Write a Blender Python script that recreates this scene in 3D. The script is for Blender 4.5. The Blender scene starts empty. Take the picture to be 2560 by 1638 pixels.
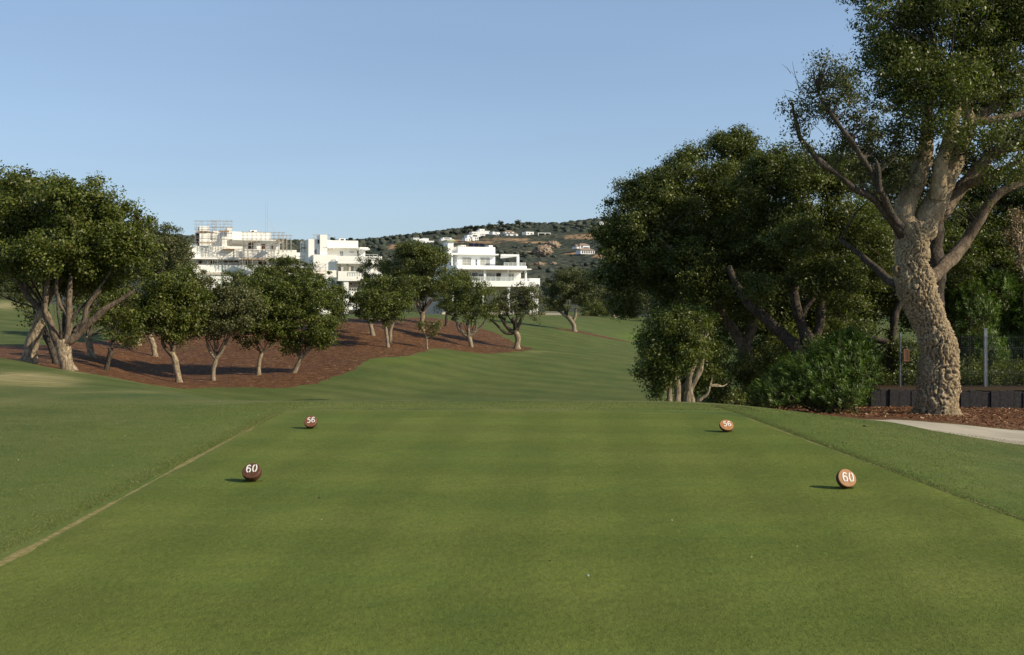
import bpy, bmesh, math, random
import numpy as np
from mathutils import Vector, noise as mnoise
from mathutils.geometry import delaunay_2d_cdt

random.seed(7)
RNG = np.random.default_rng(11)
F, U0, V0, H = 2489.0, 1280.0, 745.0, 1.6       # focal length (px), optical axis / horizon row, eye height
S = bpy.context.scene
C = S.collection
R = math.radians

# ------------------------------------------------------------------ helpers
def P(u, v, Y):
    return Vector(((u-U0)/F*Y, Y, H-(v-V0)/F*Y))

def tag(o, label=None, cat=None, group=None, kind=None):
    if label: o['label'] = label
    if cat: o['category'] = cat
    if group: o['group'] = group
    if kind: o['kind'] = kind
    return o

def empty(name, loc, label, cat, group=None, rz=0.0):
    o = bpy.data.objects.new(name, None)
    o.empty_display_size = 0.2
    C.objects.link(o); o.location = loc; o.rotation_euler = (0, 0, rz)
    return tag(o, label, cat, group)

def link_mesh(name, me, mats, parent=None, loc=None):
    if not isinstance(mats, (list, tuple)): mats = [mats]
    for m in mats: me.materials.append(m)
    o = bpy.data.objects.new(name, me); C.objects.link(o)
    if parent is not None: o.parent = parent
    if loc is not None: o.location = loc
    return o

def np_mesh(name, V, Q, smooth=False, attrs=None, mat_idx=None):
    """V (n,3) verts; Q (m,k) faces of equal size k"""
    V = np.asarray(V, dtype=np.float32); Q = np.asarray(Q, dtype=np.int32)
    me = bpy.data.meshes.new(name)
    me.vertices.add(len(V)); me.vertices.foreach_set('co', V.ravel())
    k = Q.shape[1]
    me.loops.add(Q.size); me.loops.foreach_set('vertex_index', Q.ravel())
    me.polygons.add(len(Q))
    me.polygons.foreach_set('loop_start', np.arange(0, Q.size, k, dtype=np.int32))
    try: me.polygons.foreach_set('loop_total', np.full(len(Q), k, dtype=np.int32))
    except Exception: pass
    me.update(calc_edges=True)
    if smooth: me.polygons.foreach_set('use_smooth', np.ones(len(Q), dtype=bool))
    if mat_idx is not None: me.polygons.foreach_set('material_index', np.asarray(mat_idx, dtype=np.int32))
    if attrs:
        for nm, (dom, arr) in attrs.items():
            a = me.attributes.new(nm, 'FLOAT', dom)
            a.data.foreach_set('value', np.asarray(arr, dtype=np.float32))
    me.validate(clean_customdata=False)
    return me

class MB:
    """collects simple solids into one mesh"""
    def __init__(s): s.v = []; s.f = []
    def box(s, x0, x1, y0, y1, z0, z1):
        n = len(s.v)
        s.v += [(x0,y0,z0),(x1,y0,z0),(x1,y1,z0),(x0,y1,z0),(x0,y0,z1),(x1,y0,z1),(x1,y1,z1),(x0,y1,z1)]
        s.f += [tuple(n+i for i in q) for q in ((0,3,2,1),(4,5,6,7),(0,1,5,4),(1,2,6,5),(2,3,7,6),(3,0,4,7))]
        return s
    def bar(s, a, b, r, n=5):
        a = Vector(a); b = Vector(b); d = (b-a)
        if d.length < 1e-6: return s
        d.normalize(); x = d.orthogonal().normalized(); y = d.cross(x)
        k = len(s.v)
        for p in (a, b):
            for i in range(n):
                t = 2*math.pi*i/n; s.v.append(tuple(p + x*math.cos(t)*r + y*math.sin(t)*r))
        for i in range(n):
            j = (i+1) % n; s.f.append((k+i, k+j, k+n+j, k+n+i))
        s.f.append(tuple(k+i for i in reversed(range(n)))); s.f.append(tuple(k+n+i for i in range(n)))
        return s
    def prism(s, pts, y0, y1):
        """polygon in xz extruded along y"""
        n = len(pts); k = len(s.v)
        for y in (y0, y1):
            for (x, z) in pts: s.v.append((x, y, z))
        s.f.append(tuple(k+i for i in range(n))); s.f.append(tuple(k+n+i for i in reversed(range(n))))
        for i in range(n):
            j = (i+1) % n; s.f.append((k+j, k+i, k+n+i, k+n+j))
        return s
    def build(s, name, mat, parent=None, bevel=0.0, smooth=False, label=None, kind=None):
        me = bpy.data.meshes.new(name); me.from_pydata(s.v, [], s.f)
        bm = bmesh.new(); bm.from_mesh(me); bmesh.ops.recalc_face_normals(bm, faces=bm.faces)
        if bevel: bmesh.ops.bevel(bm, geom=list(bm.edges), offset=bevel, segments=2, affect='EDGES', profile=0.6)
        bm.to_mesh(me); bm.free()
        if smooth: me.polygons.foreach_set('use_smooth', [True]*len(me.polygons))
        o = link_mesh(name, me, mat, parent)
        return tag(o, label, None, None, kind)

# ------------------------------------------------------------------ materials
class NT:
    def __init__(s, name):
        s.m = bpy.data.materials.new(name); s.m.use_nodes = True
        s.t = s.m.node_tree; s.t.nodes.clear()
        s.out = s.n('ShaderNodeOutputMaterial')
    def n(s, typ, **kw):
        x = s.t.nodes.new(typ)
        for k, v in kw.items():
            if k.startswith('i_'):
                key = k[2:]
                key = int(key) if key.isdigit() else key.replace('_', ' ')
                x.inputs[key].default_value = v
            else: setattr(x, k, v)
        return x
    def l(s, a, b): s.t.links.new(a, b)
    def coords(s, scale=(1,1,1), rot=(0,0,0), kind='Object'):
        c = s.n('ShaderNodeTexCoord'); m = s.n('ShaderNodeMapping')
        m.inputs['Scale'].default_value = scale; m.inputs['Rotation'].default_value = rot
        s.l(c.outputs[kind], m.inputs['Vector']); return m.outputs[0]
    def noise(s, vec, scale, detail=4, rough=0.55, dist=0.0):
        x = s.n('ShaderNodeTexNoise'); x.inputs['Scale'].default_value = scale
        x.inputs['Detail'].default_value = detail; x.inputs['Roughness'].default_value = rough
        x.inputs['Distortion'].default_value = dist
        s.l(vec, x.inputs['Vector']); return x.outputs['Fac']
    def vor(s, vec, scale, feature='F1', out='Distance', rnd=1.0):
        x = s.n('ShaderNodeTexVoronoi', feature=feature); x.inputs['Scale'].default_value = scale
        x.inputs['Randomness'].default_value = rnd
        s.l(vec, x.inputs['Vector']); return x.outputs[out]
    def attr(s, name):
        x = s.n('ShaderNodeAttribute'); x.attribute_name = name; return x.outputs['Fac']
    def ramp(s, fac, stops):
        x = s.n('ShaderNodeValToRGB'); e = x.color_ramp.elements
        while len(e) > 1: e.remove(e[-1])
        e[0].position = stops[0][0]; e[0].color = (*stops[0][1], 1)
        for p, c in stops[1:]:
            q = e.new(p); q.color = (*c, 1)
        s.l(fac, x.inputs['Fac']); return x.outputs['Color']
    def rng(s, fac, a, b, c=0.0, d=1.0):
        x = s.n('ShaderNodeMapRange'); x.inputs['From Min'].default_value = a; x.inputs['From Max'].default_value = b
        x.inputs['To Min'].default_value = c; x.inputs['To Max'].default_value = d
        s.l(fac, x.inputs['Value']); return x.outputs[0]
    def math(s, op, a, b):
        x = s.n('ShaderNodeMath', operation=op)
        for i, q in enumerate((a, b)):
            if isinstance(q, (int, float)): x.inputs[i].default_value = q
            else: s.l(q, x.inputs[i])
        return x.outputs[0]
    def mix(s, fac, a, b, blend='MIX'):
        x = s.n('ShaderNodeMix', data_type='RGBA', blend_type=blend)
        if isinstance(fac, (int, float)): x.inputs[0].default_value = fac
        else: s.l(fac, x.inputs[0])
        for i, q in ((6, a), (7, b)):
            if isinstance(q, tuple): x.inputs[i].default_value = (*q, 1)
            else: s.l(q, x.inputs[i])
        return x.outputs[2]
    def bump(s, h, strength, dist, nrm=None):
        x = s.n('ShaderNodeBump'); x.inputs['Strength'].default_value = strength; x.inputs['Distance'].default_value = dist
        s.l(h, x.inputs['Height'])
        if nrm is not None: s.l(nrm, x.inputs['Normal'])
        return x.outputs[0]
    def bsdf(s, col, rough=0.8, spec=0.3, nrm=None, metal=0.0, sheen=0.0):
        b = s.n('ShaderNodeBsdfPrincipled')
        if isinstance(col, tuple): b.inputs['Base Color'].default_value = (*col, 1)
        else: s.l(col, b.inputs['Base Color'])
        if isinstance(rough, (int, float)): b.inputs['Roughness'].default_value = rough
        else: s.l(rough, b.inputs['Roughness'])
        b.inputs['Specular IOR Level'].default_value = spec; b.inputs['Metallic'].default_value = metal
        if sheen: b.inputs['Sheen Weight'].default_value = sheen
        if nrm is not None: s.l(nrm, b.inputs['Normal'])
        s.l(b.outputs[0], s.out.inputs['Surface']); return b

def mat_simple(name, col, var=0.15, scale=3.0, rough=0.7, spec=0.3, metal=0.0, bump=0.0):
    t = NT(name); v = t.coords()
    n = t.noise(v, scale, 5, 0.6)
    c = t.mix(t.rng(n, 0.3, 0.7), tuple(x*(1-var) for x in col), tuple(min(1, x*(1+var)) for x in col))
    nr = t.bump(n, 0.4, bump) if bump else None
    t.bsdf(c, rough, spec, nr, metal); return t.m

def mat_grass(name, c_dark, c_mid, c_light, fine=0.35, yellow=(0.27, 0.22, 0.09), stripes=0.0, band=0.0):
    t = NT(name); v = t.coords()
    big = t.noise(v, 0.55, 3, 0.5)
    med = t.noise(t.coords((1, 1.5, 1)), 2.6, 4, 0.6)
    grain = t.noise(t.coords((1, 0.45, 1)), 34, 4, 0.75)
    tiny = t.noise(v, 130, 3, 0.7)
    base = t.ramp(t.math('ADD', t.math('MULTIPLY', big, 0.6), t.math('MULTIPLY', med, 0.4)),
                  [(0.36, c_dark), (0.5, c_mid), (0.64, c_light)])
    if stripes:
        w = t.n('ShaderNodeTexWave', wave_type='BANDS', bands_direction='X')
        w.inputs['Scale'].default_value = 0.16; w.inputs['Distortion'].default_value = 7.0
        w.inputs['Detail'].default_value = 3.0; w.inputs['Detail Scale'].default_value = 0.35
        t.l(t.coords((0.55, 1.0, 1), (0, 0, R(-58))), w.inputs['Vector'])
        base = t.mix(t.math('MULTIPLY', t.rng(w.outputs['Fac'], 0.2, 0.8), stripes), base, tuple(x*0.5 for x in c_dark), 'MIX')
    if band:
        w2 = t.noise(t.coords((0.22, 1.6, 1)), 1.1, 3, 0.5)
        base = t.mix(t.math('MULTIPLY', t.rng(w2, 0.42, 0.62), band), base, c_light)
        for dr, ang in (('X', 0), ('Y', 0)):
            w3 = t.n('ShaderNodeTexWave', wave_type='BANDS', bands_direction=dr, wave_profile='TRI')
            w3.inputs['Scale'].default_value = 0.30 if dr == 'X' else 0.22; w3.inputs['Distortion'].default_value = 0.35; w3.inputs['Detail'].default_value = 2
            t.l(t.coords((1, 1, 1), (0, 0, R(4))), w3.inputs['Vector'])
            base = t.mix(t.math('MULTIPLY', t.rng(w3.outputs['Fac'], 0.35, 0.65), 0.22), base, tuple(x*0.6 for x in c_dark))
    g = t.rng(t.math('ADD', t.math('MULTIPLY', grain, 0.55), t.math('MULTIPLY', tiny, 0.45)), 0.34, 0.66, 0.97*(1-fine), 0.97*(1+fine))
    mul = t.n('ShaderNodeVectorMath', operation='SCALE'); t.l(base, mul.inputs[0]); t.l(g, mul.inputs['Scale'])
    col = mul.outputs[0]
    dry = t.attr('dry'); lush = t.attr('lush')
    sn = t.noise(t.coords((0.5, 3.2, 1), (0, 0, R(12))), 1.6, 5, 0.7)
    col = t.mix(t.math('MULTIPLY', dry, t.rng(sn, 0.32, 0.62)), col, yellow)
    col = t.mix(t.math('MULTIPLY', lush, 0.85), col, (0.125, 0.185, 0.030))
    h = t.math('ADD', t.math('MULTIPLY', grain, 0.6), t.math('MULTIPLY', tiny, 0.5))
    nr = t.bump(h, 0.55, 0.02, t.bump(med, 0.25, 0.12))
    t.bsdf(col, 0.85, 0.08, nr); return t.m

def mat_mulch(name, bright=1.0, scale=26):
    t = NT(name); v = t.coords((1, 1, 1))
    vc = t.n('ShaderNodeTexVoronoi'); vc.inputs['Scale'].default_value = scale
    wv = t.n('ShaderNodeMixRGB'); wv.inputs['Fac'].default_value = 0.35
    nz = t.n('ShaderNodeTexNoise'); nz.inputs['Scale'].default_value = 9; t.l(v, nz.inputs['Vector'])
    t.l(v, wv.inputs[1]); t.l(nz.outputs['Color'], wv.inputs[2]); t.l(wv.outputs[0], vc.inputs['Vector'])
    k = t.n('ShaderNodeSeparateColor'); t.l(vc.outputs['Color'], k.inputs[0])
    b = bright
    col = t.ramp(k.outputs[0], [(0.0, (0.035*b, 0.012*b, 0.005*b)), (0.4, (0.16*b, 0.064*b, 0.019*b)),
                               (0.78, (0.25*b, 0.105*b, 0.034*b)), (0.93, (0.36*b, 0.18*b, 0.085*b)), (1.0, (0.60*b, 0.42*b, 0.22*b))])
    n = t.noise(v, 0.9, 4, 0.6)
    col = t.mix(t.rng(n, 0.3, 0.75, 0, 0.45), col, (0.105*b, 0.047*b, 0.018*b))
    grs = t.attr('lush')
    col = t.mix(t.math('MULTIPLY', grs, t.rng(t.noise(v, 5, 4), 0.4, 0.6)), col, (0.06, 0.085, 0.02))
    h = t.math('ADD', k.outputs[1], t.math('MULTIPLY', vc.outputs['Distance'], -0.8))
    nr = t.bump(h, 0.9, 0.05, t.bump(t.noise(v, 2.2, 4), 0.5, 0.25))
    t.bsdf(col, 0.8, 0.25, nr); return t.m

def mat_leaf(name, dark, mid, light, dead=(0.16, 0.10, 0.03), deadp=0.985, trans=0.22, rough=0.48):
    t = NT(name); a = t.attr('tint'); cl = t.attr('clump')
    col = t.ramp(a, [(0.0, dark), (0.5, mid), (deadp-0.04, light), (deadp, dead)])
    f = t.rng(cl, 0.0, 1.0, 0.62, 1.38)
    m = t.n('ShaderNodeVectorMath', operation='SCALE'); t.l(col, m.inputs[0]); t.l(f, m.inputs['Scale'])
    b = t.n('ShaderNodeBsdfPrincipled'); t.l(m.outputs[0], b.inputs['Base Color'])
    b.inputs['Roughness'].default_value = rough; b.inputs['Specular IOR Level'].default_value = 0.35
    tr = t.n('ShaderNodeBsdfTranslucent')
    m2 = t.mix(1.0, m.outputs[0], (1.0, 1.25, 0.45), 'MULTIPLY'); t.l(m2, tr.inputs['Color'])
    mx = t.n('ShaderNodeMixShader'); mx.inputs[0].default_value = trans
    t.l(b.outputs[0], mx.inputs[1]); t.l(tr.outputs[0], mx.inputs[2]); t.l(mx.outputs[0], t.out.inputs['Surface'])
    return t.m

def mat_bark(name, light, mid, dark, sc=9.0, bump=0.03, zs=0.4, point=False):
    t = NT(name); v = t.coords((1, 1, zs))
    nd = t.n('ShaderNodeTexNoise'); nd.inputs['Scale'].default_value = sc*0.6; nd.inputs['Detail'].default_value = 5; nd.inputs['Roughness'].default_value = 0.65
    t.l(v, nd.inputs['Vector'])
    add = t.n('ShaderNodeVectorMath', operation='MULTIPLY_ADD'); t.l(nd.outputs['Color'], add.inputs[0])
    add.inputs[1].default_value = (0.42, 0.42, 0.42); t.l(v, add.inputs[2])
    vo = t.vor(add.outputs[0], sc, 'DISTANCE_TO_EDGE', 'Distance')
    fn = t.noise(v, sc*4, 6, 0.75); lg = t.noise(t.coords(), 1.6, 5, 0.65); md = t.noise(t.coords((1, 1, .35)), sc*1.3, 5, 0.7, 0.6)
    hgt = t.math('ADD', t.math('MULTIPLY', t.rng(vo, 0.0, 0.16, 0, 1), 0.35), t.math('ADD', t.math('MULTIPLY', fn, 0.45), t.math('MULTIPLY', md, 0.6)))
    col = t.ramp(hgt, [(0.42, dark), (0.68, mid), (0.98, light)])
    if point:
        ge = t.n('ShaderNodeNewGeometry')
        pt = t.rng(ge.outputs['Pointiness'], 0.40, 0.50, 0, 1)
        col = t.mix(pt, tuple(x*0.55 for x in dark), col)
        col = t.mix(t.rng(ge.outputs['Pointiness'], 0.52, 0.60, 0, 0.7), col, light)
    col = t.mix(t.rng(lg, 0.4, 0.7, 0, 0.65), col, tuple(x*0.55 for x in mid))
    t.bsdf(col, 0.9, 0.12, t.bump(hgt, 0.8, bump)); return t.m

M = {}
M['tee'] = mat_grass('tee_turf', (0.122, 0.172, 0.038), (0.146, 0.184, 0.038), (0.170, 0.196, 0.046), 0.30, band=0.3)
M['rough'] = mat_grass('rough_turf', (0.078, 0.118, 0.040), (0.118, 0.146, 0.045), (0.158, 0.172, 0.064), 0.34, yellow=(0.42, 0.34, 0.16))
M['fairway'] = mat_grass('fairway_turf', (0.080, 0.116, 0.034), (0.108, 0.136, 0.040), (0.136, 0.156, 0.050), 0.24, yellow=(0.45, 0.37, 0.19), stripes=0.22)
M['straw'] = mat_simple('straw_turf', (0.25, 0.215, 0.085), 0.4, 18, 0.9, 0.1, bump=0.01)
M['mulch'] = mat_mulch('bark_mulch', 0.92, 17)
M['mulch_near'] = mat_mulch('bark_mulch_near', 0.95, 24)
M['leaf'] = mat_leaf('oak_leaf', (0.052, 0.070, 0.013), (0.112, 0.130, 0.026), (0.21, 0.21, 0.080), trans=.34, rough=.42)
M['leaf_grove'] = mat_leaf('grove_leaf', (0.054, 0.074, 0.012), (0.114, 0.136, 0.023), (0.20, 0.205, 0.06), trans=.32, rough=.42)
M['leaf_grey'] = mat_leaf('grey_leaf', (0.058, 0.066, 0.022), (0.112, 0.120, 0.042), (0.19, 0.188, 0.090), trans=.28)
M['leaf_far'] = mat_leaf('far_leaf', (0.028, 0.040, 0.018), (0.050, 0.066, 0.026), (0.080, 0.092, 0.042))
M['leaf_ole'] = mat_leaf('oleander_leaf', (0.045, 0.085, 0.012), (0.095, 0.155, 0.022), (0.17, 0.23, 0.05), deadp=0.995, trans=0.3)
M['leaf_dry'] = mat_leaf('dry_leaf', (0.20, 0.13, 0.06), (0.30, 0.21, 0.11), (0.40, 0.30, 0.17), trans=0.1)
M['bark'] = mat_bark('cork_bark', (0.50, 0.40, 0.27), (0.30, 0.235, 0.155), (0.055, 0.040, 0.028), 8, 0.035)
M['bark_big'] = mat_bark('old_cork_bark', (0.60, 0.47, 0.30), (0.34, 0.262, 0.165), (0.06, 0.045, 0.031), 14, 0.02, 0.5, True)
M['bark_dark'] = mat_bark('dark_bark', (0.135, 0.112, 0.088), (0.082, 0.067, 0.053), (0.022, 0.017, 0.014), 9, 0.03)  # dark bark, also used to paint shade on limbs within crowns
M['bark_mid'] = mat_bark('shaded_cork_bark', (0.26, 0.20, 0.14), (0.16, 0.12, 0.085), (0.045, 0.033, 0.024), 8, 0.03)  # cork bark darkened, shade painted into the limb colour
M['bark_pale'] = mat_bark('pale_bark', (0.42, 0.35, 0.25), (0.28, 0.225, 0.155), (0.10, 0.075, 0.05), 10, 0.02, 0.25)
M['white'] = mat_simple('white_render', (0.90, 0.885, 0.83), 0.03, 0.6, 0.85, 0.2)
M['white2'] = mat_simple('bright_white_render', (0.91, 0.905, 0.88), 0.01, 0.6, 0.85, 0.2)
M['beige'] = mat_simple('beige_render', (0.56, 0.51, 0.43), 0.05, 0.8, 0.85, 0.2)
M['shade'] = mat_simple('interior_dark', (0.05, 0.04, 0.035), 0.2, 1.0, 0.8, 0.2)
M['glass'] = mat_simple('window_glass', (0.12, 0.13, 0.14), 0.25, 0.5, 0.12, 0.7)
M['curtain'] = mat_simple('curtained_glass', (0.36, 0.36, 0.33), 0.25, 0.9, 0.3, 0.5)
M['frame'] = mat_simple('white_frame', (0.72, 0.72, 0.68), 0.03, 1, 0.5, 0.4)
M['steel'] = mat_simple('galvanised_steel', (0.26, 0.275, 0.285), 0.2, 6, 0.45, 0.5, 0.6)
M['scaf'] = mat_simple('scaffold_steel', (0.46, 0.41, 0.35), 0.25, 2, 0.5, 0.4, 0.3)
M['plank'] = mat_simple('orange_plank', (0.62, 0.36, 0.17), 0.2, 2, 0.8, 0.2)
M['solar'] = mat_simple('solar_panel', (0.010, 0.012, 0.03), 0.1, 2, 0.6, 0.1)
M['terracotta'] = mat_simple('terracotta_tiles', (0.36, 0.26, 0.19), 0.2, 1.5, 0.85, 0.2)
M['timber_wall'] = mat_simple('shade_dark_timber', (0.042, 0.040, 0.042), 0.35, 14, 0.85, 0.2, bump=0.02)  # near-black tone paints the shade onto the wall boards
M['orange'] = mat_simple('rusted_orange', (0.26, 0.12, 0.06), 0.2, 20, 0.6, 0.3)
M['concrete'] = None

def mat_net():
    t = NT('green_netting'); b = t.n('ShaderNodeBsdfPrincipled')
    b.inputs['Base Color'].default_value = (0.45, 0.62, 0.55, 1); b.inputs['Roughness'].default_value = 0.8
    tr = t.n('ShaderNodeBsdfTransparent'); mx = t.n('ShaderNodeMixShader')
    n = t.noise(t.coords(), 1.2, 3); t.l(t.rng(n, 0.3, 0.7, 0.35, 0.6), mx.inputs[0])
    t.l(tr.outputs[0], mx.inputs[1]); t.l(b.outputs[0], mx.inputs[2]); t.l(mx.outputs[0], t.out.inputs['Surface']); return t.m
M['net'] = mat_net()
def mat_concrete():
    t = NT('pale_concrete'); v = t.coords()
    a = t.noise(v, 1.2, 5, 0.6); b = t.noise(v, 45, 4, 0.7)
    c = t.ramp(a, [(0.3, (0.36, 0.315, 0.245)), (0.5, (0.47, 0.42, 0.33)), (0.7, (0.54, 0.49, 0.40))])
    c = t.mix(t.rng(b, 0.35, 0.7, 0, 0.35), c, (0.38, 0.34, 0.27))
    t.bsdf(c, 0.9, 0.2, t.bump(b, 0.4, 0.006)); return t.m
M['concrete'] = mat_concrete()

# ------------------------------------------------------------------ terrain
def hermite(x, y, xq):
    x = np.asarray(x, float); y = np.asarray(y, float); xq = np.clip(xq, x[0], x[-1])
    h = np.diff(x); d = np.diff(y)/h; m = np.zeros_like(y); m[0] = d[0]; m[-1] = d[-1]
    for i in range(1, len(x)-1):
        if d[i-1]*d[i] > 0:
            w1 = 2*h[i]+h[i-1]; w2 = h[i]+2*h[i-1]; m[i] = (w1+w2)/(w1/d[i-1]+w2/d[i])
    k = np.clip(np.searchsorted(x, xq, 'right')-1, 0, len(x)-2)
    t = (xq-x[k])/h[k]; t2 = t*t; t3 = t2*t
    return (2*t3-3*t2+1)*y[k] + (t3-2*t2+t)*h[k]*m[k] + (-2*t3+3*t2)*y[k+1] + (t3-t2)*h[k]*m[k+1]

COLS = {
 0:    [(24,912),(28,889),(31,900),(34,894),(38,880),(43,864),(50,840),(60,800),(75,756),(90,743),(130,743),(200,760),(330,775)],
 200:  [(20,957),(24.5,929),(28,935),(31,926),(36,905),(45,862),(60,815),(75,785),(90,775),(140,768),(200,775),(330,778)],
 420:  [(16,1000),(22,974),(30,971),(36,962),(40,945),(48,890),(56,820),(62,795),(75,785),(140,782),(200,782),(330,778)],
 700:  [(15.3,1005),(18,1011),(32.5,1004.5),(35.5,975),(37.5,964),(42,930),(50,870),(58,812),(66,792),(140,785),(200,782),(330,778)],
 925:  [(15.3,1004),(19,1011),(34.5,1004),(39,964),(44,900),(50,868),(56,830),(64,800),(80,790),(140,786),(200,782),(330,778)],
 1100: [(15.3,1003.5),(19,1013),(36,1004),(41,968),(46,905),(54,870),(62,835),(72,802),(85,788),(140,786),(200,782),(330,778)],
 1280: [(15.3,1003.5),(19,1013),(36,1004),(42,965),(50,915),(60,872),(68,842),(80,810),(100,792),(140,785),(200,782),(330,778)],
 1437: [(15.3,1004.5),(19,1014),(37,1005),(44,960),(54,905),(66,865),(80,828),(100,802),(120,790),(150,787),(200,782),(330,778)],
 1600: [(15.3,1006.5),(19,1016),(38,1007),(46,960),(58,905),(74,870),(90,852),(110,818),(130,798),(160,795),(220,790),(330,778)],
 1720: [(15.3,1008),(19,1017),(36,1008),(46,960),(60,908),(90,855),(115,820),(140,800),(220,790),(330,778)],
 1850: [(15.3,1014),(18.5,1023),(26,1014),(34,1000),(60,905),(90,855),(150,800),(330,778)],
 2020: [(15.2,1032),(18.5,1037),(24,1026),(30,1005),(60,900),(150,802),(330,778)],
 2127: [(12,1080),(15.2,1046.5),(18.5,1046),(22,1031),(28,1008),(60,895),(150,802),(330,778)],
 2330: [(11,1122),(14.3,1077),(17.4,1056),(21.3,1034),(28,1009),(60,895),(150,802),(330,778)],
 2560: [(9,1210),(11,1160),(14,1113),(18,1077),(23,1038),(28,1010),(60,895),(150,802),(330,778)],
}
SG = np.linspace(math.log(3.0), math.log(330.0), 500)
def _col(pts):
    ys = [3.0, 5.0, 7.0]
    first = pts[0][0]
    y = 8.5
    while y < first*0.93: ys.append(y); y *= 1.12
    Y = ys + [p[0] for p in pts]
    Z = [0.0]*len(ys) + [H-(v-V0)*yy/F for yy, v in pts]
    z = hermite(np.log(Y), Z, SG)
    k = np.exp(-0.5*(np.arange(-9, 10)/3.0)**2); k /= k.sum()
    return np.convolve(np.pad(z, 9, mode='edge'), k, 'valid')
CU = sorted(COLS); CZ = np.array([_col(COLS[u]) for u in CU])
UG = np.arange(-300, 2861, 12.0)
TZ = np.array([hermite(CU, CZ[:, j], np.clip(UG, 0, 2560)) for j in range(len(SG))]).T    # (u, s)
_k = np.exp(-0.5*(np.arange(-12, 13)/4.5)**2); _k /= _k.sum()
TZ = np.apply_along_axis(lambda c: np.convolve(np.pad(c, 12, mode='edge'), _k, 'valid'), 0, TZ)

def gz(X, Y):
    X = np.asarray(X, float); Y = np.asarray(Y, float)
    Yc = np.clip(Y, 3.0, 330.0)
    u = np.clip(U0 + F*X/Yc, UG[0], UG[-1]-1e-3)
    s = np.clip(np.log(Yc), SG[0], SG[-1]-1e-6)
    a = (u-UG[0])/12.0; b = (s-SG[0])/(SG[1]-SG[0])
    i = np.clip(a.astype(int), 0, len(UG)-2); j = np.clip(b.astype(int), 0, len(SG)-2)
    fa = a-i; fb = b-j
    z = (TZ[i, j]*(1-fa)+TZ[i+1, j]*fa)*(1-fb) + (TZ[i, j+1]*(1-fa)+TZ[i+1, j+1]*fa)*fb
    return np.where(Y < 5, 0.0, z)
def gz1(x, y): return float(gz(np.array([x]), np.array([y]))[0])
def vis(u, v, y0=3.0, y1=300.0):
    """first depth between y0 and y1 where the ground meets the sight line through (u, v)"""
    Y = np.exp(np.linspace(math.log(y0), math.log(y1), 1500))
    g = gz((u-U0)/F*Y, Y); vv = V0 + (H-g)*F/Y
    k = np.where(vv <= v)[0]
    y = Y[k[0]] if len(k) else y1
    return ((u-U0)/F*y, y)
def G(u, Y):
    x = (u-U0)/F*Y
    return Vector((x, Y, gz1(x, Y)))

OY = 20.0
def toWS(x, y): return (x/(y+OY), math.log(y+OY))
def densify(poly, n=8, wob=0.0, closed=True):
    out = []
    m = len(poly)
    for i in range(m if closed else m-1):
        a = poly[i]; b = poly[(i+1) % m]
        for k in range(n):
            t = k/n; x = a[0]+(b[0]-a[0])*t; y = a[1]+(b[1]-a[1])*t
            if wob:
                x += wob*(mnoise.noise(Vector((x*1.3, y*1.3, 2.0)))); y += wob*(mnoise.noise(Vector((x*1.3, y*1.3, 9.0))))
            out.append((x, y))
    return out
def smooth_poly(poly, it=2):
    for _ in range(it):
        q = []
        for i in range(len(poly)):
            a = poly[i]; b = poly[(i+1) % len(poly)]
            q += [(0.75*a[0]+0.25*b[0], 0.75*a[1]+0.25*b[1]), (0.25*a[0]+0.75*b[0], 0.25*a[1]+0.75*b[1])]
        poly = q
    return poly

tee_poly = [(-3.02, -5.0), (-3.03, 5.8), (-3.12, 10), (-3.22, 13.9), (-2.9, 14.2), (0, 14.12), (2.5, 13.9), (3.0, 13.65), (3.12, 13.2), (3.3, 11), (3.68, 7.2), (4.0, 4.5), (4.2, -5.0)]
tee_poly = densify(tee_poly, 14, 0.0)
# worn straw coloured strips along the tee edges (ragged ribbon)
def ribbon(pts, wf):
    L = []; Rr = []
    d = densify(pts, 26, 0, closed=False) + [pts[-1]]
    for i, (x, y) in enumerate(d):
        w = wf(x, y); L.append((x-w*0.5-0.004, y)); Rr.append((x+w*0.5, y))
    return L + Rr[::-1]
def w_left(x, y):
    n = mnoise.noise(Vector((0, y*1.7, 3))) ; n2 = mnoise.noise(Vector((0, y*9, 5)))
    g = math.exp(-((y-8.75)/0.5)**2)
    return max(0.006, (0.046+0.075*n+0.035*n2)*(1-0.8*g))
strip_l = ribbon([(-3.06, 2.0), (-3.07, 5.8), (-3.165, 10), (-3.25, 13.6)], w_left)
strip_r = ribbon([(4.08, 4.0), (3.72, 7.2), (3.33, 11), (3.13, 13.3)], lambda x, y: max(0.004, 0.012+0.026*mnoise.noise(Vector((4, y*2.5, 3)))))

def px_poly(lst):
    out = []
    for q in lst:
        if len(q) == 3: out.append(vis(q[0], q[1], q[2]))
        else: out.append(((q[0]-U0)/F*q[1][0], q[1][0]) if isinstance(q[1], tuple) else vis(q[0], q[1], 26))
    return out
mulch_poly = px_poly([(-900,(29,)),(-300,(29,)),(0,(29,)),(120,(27.3,)),(200,(25.6,)),(290,(27.5,)),(360,(30.5,)),(420,(33,)),(500,(35,)),(600,(36,)),(700,(35.8,)),
  (790,956),(850,940),(890,922),(912,906),(922,897),(980,895),(1030,888),(1060,878),(1083,871),(1150,877),(1205,884),(1260,882),(1312,877),(1338,871),
  (1300,864),(1275,852),(1248,835),(1200,820),(1130,803),(1060,(79,)),(980,(70,)),(850,(66,)),(700,(64,)),(500,(62,)),(420,(58,)),(300,(52,)),(200,(47,)),(100,(44,)),(0,(42.5,)),(-300,(42,)),(-900,(42,))])
mulch_poly = densify(smooth_poly(mulch_poly, 2), 3, 0.30)
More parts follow.
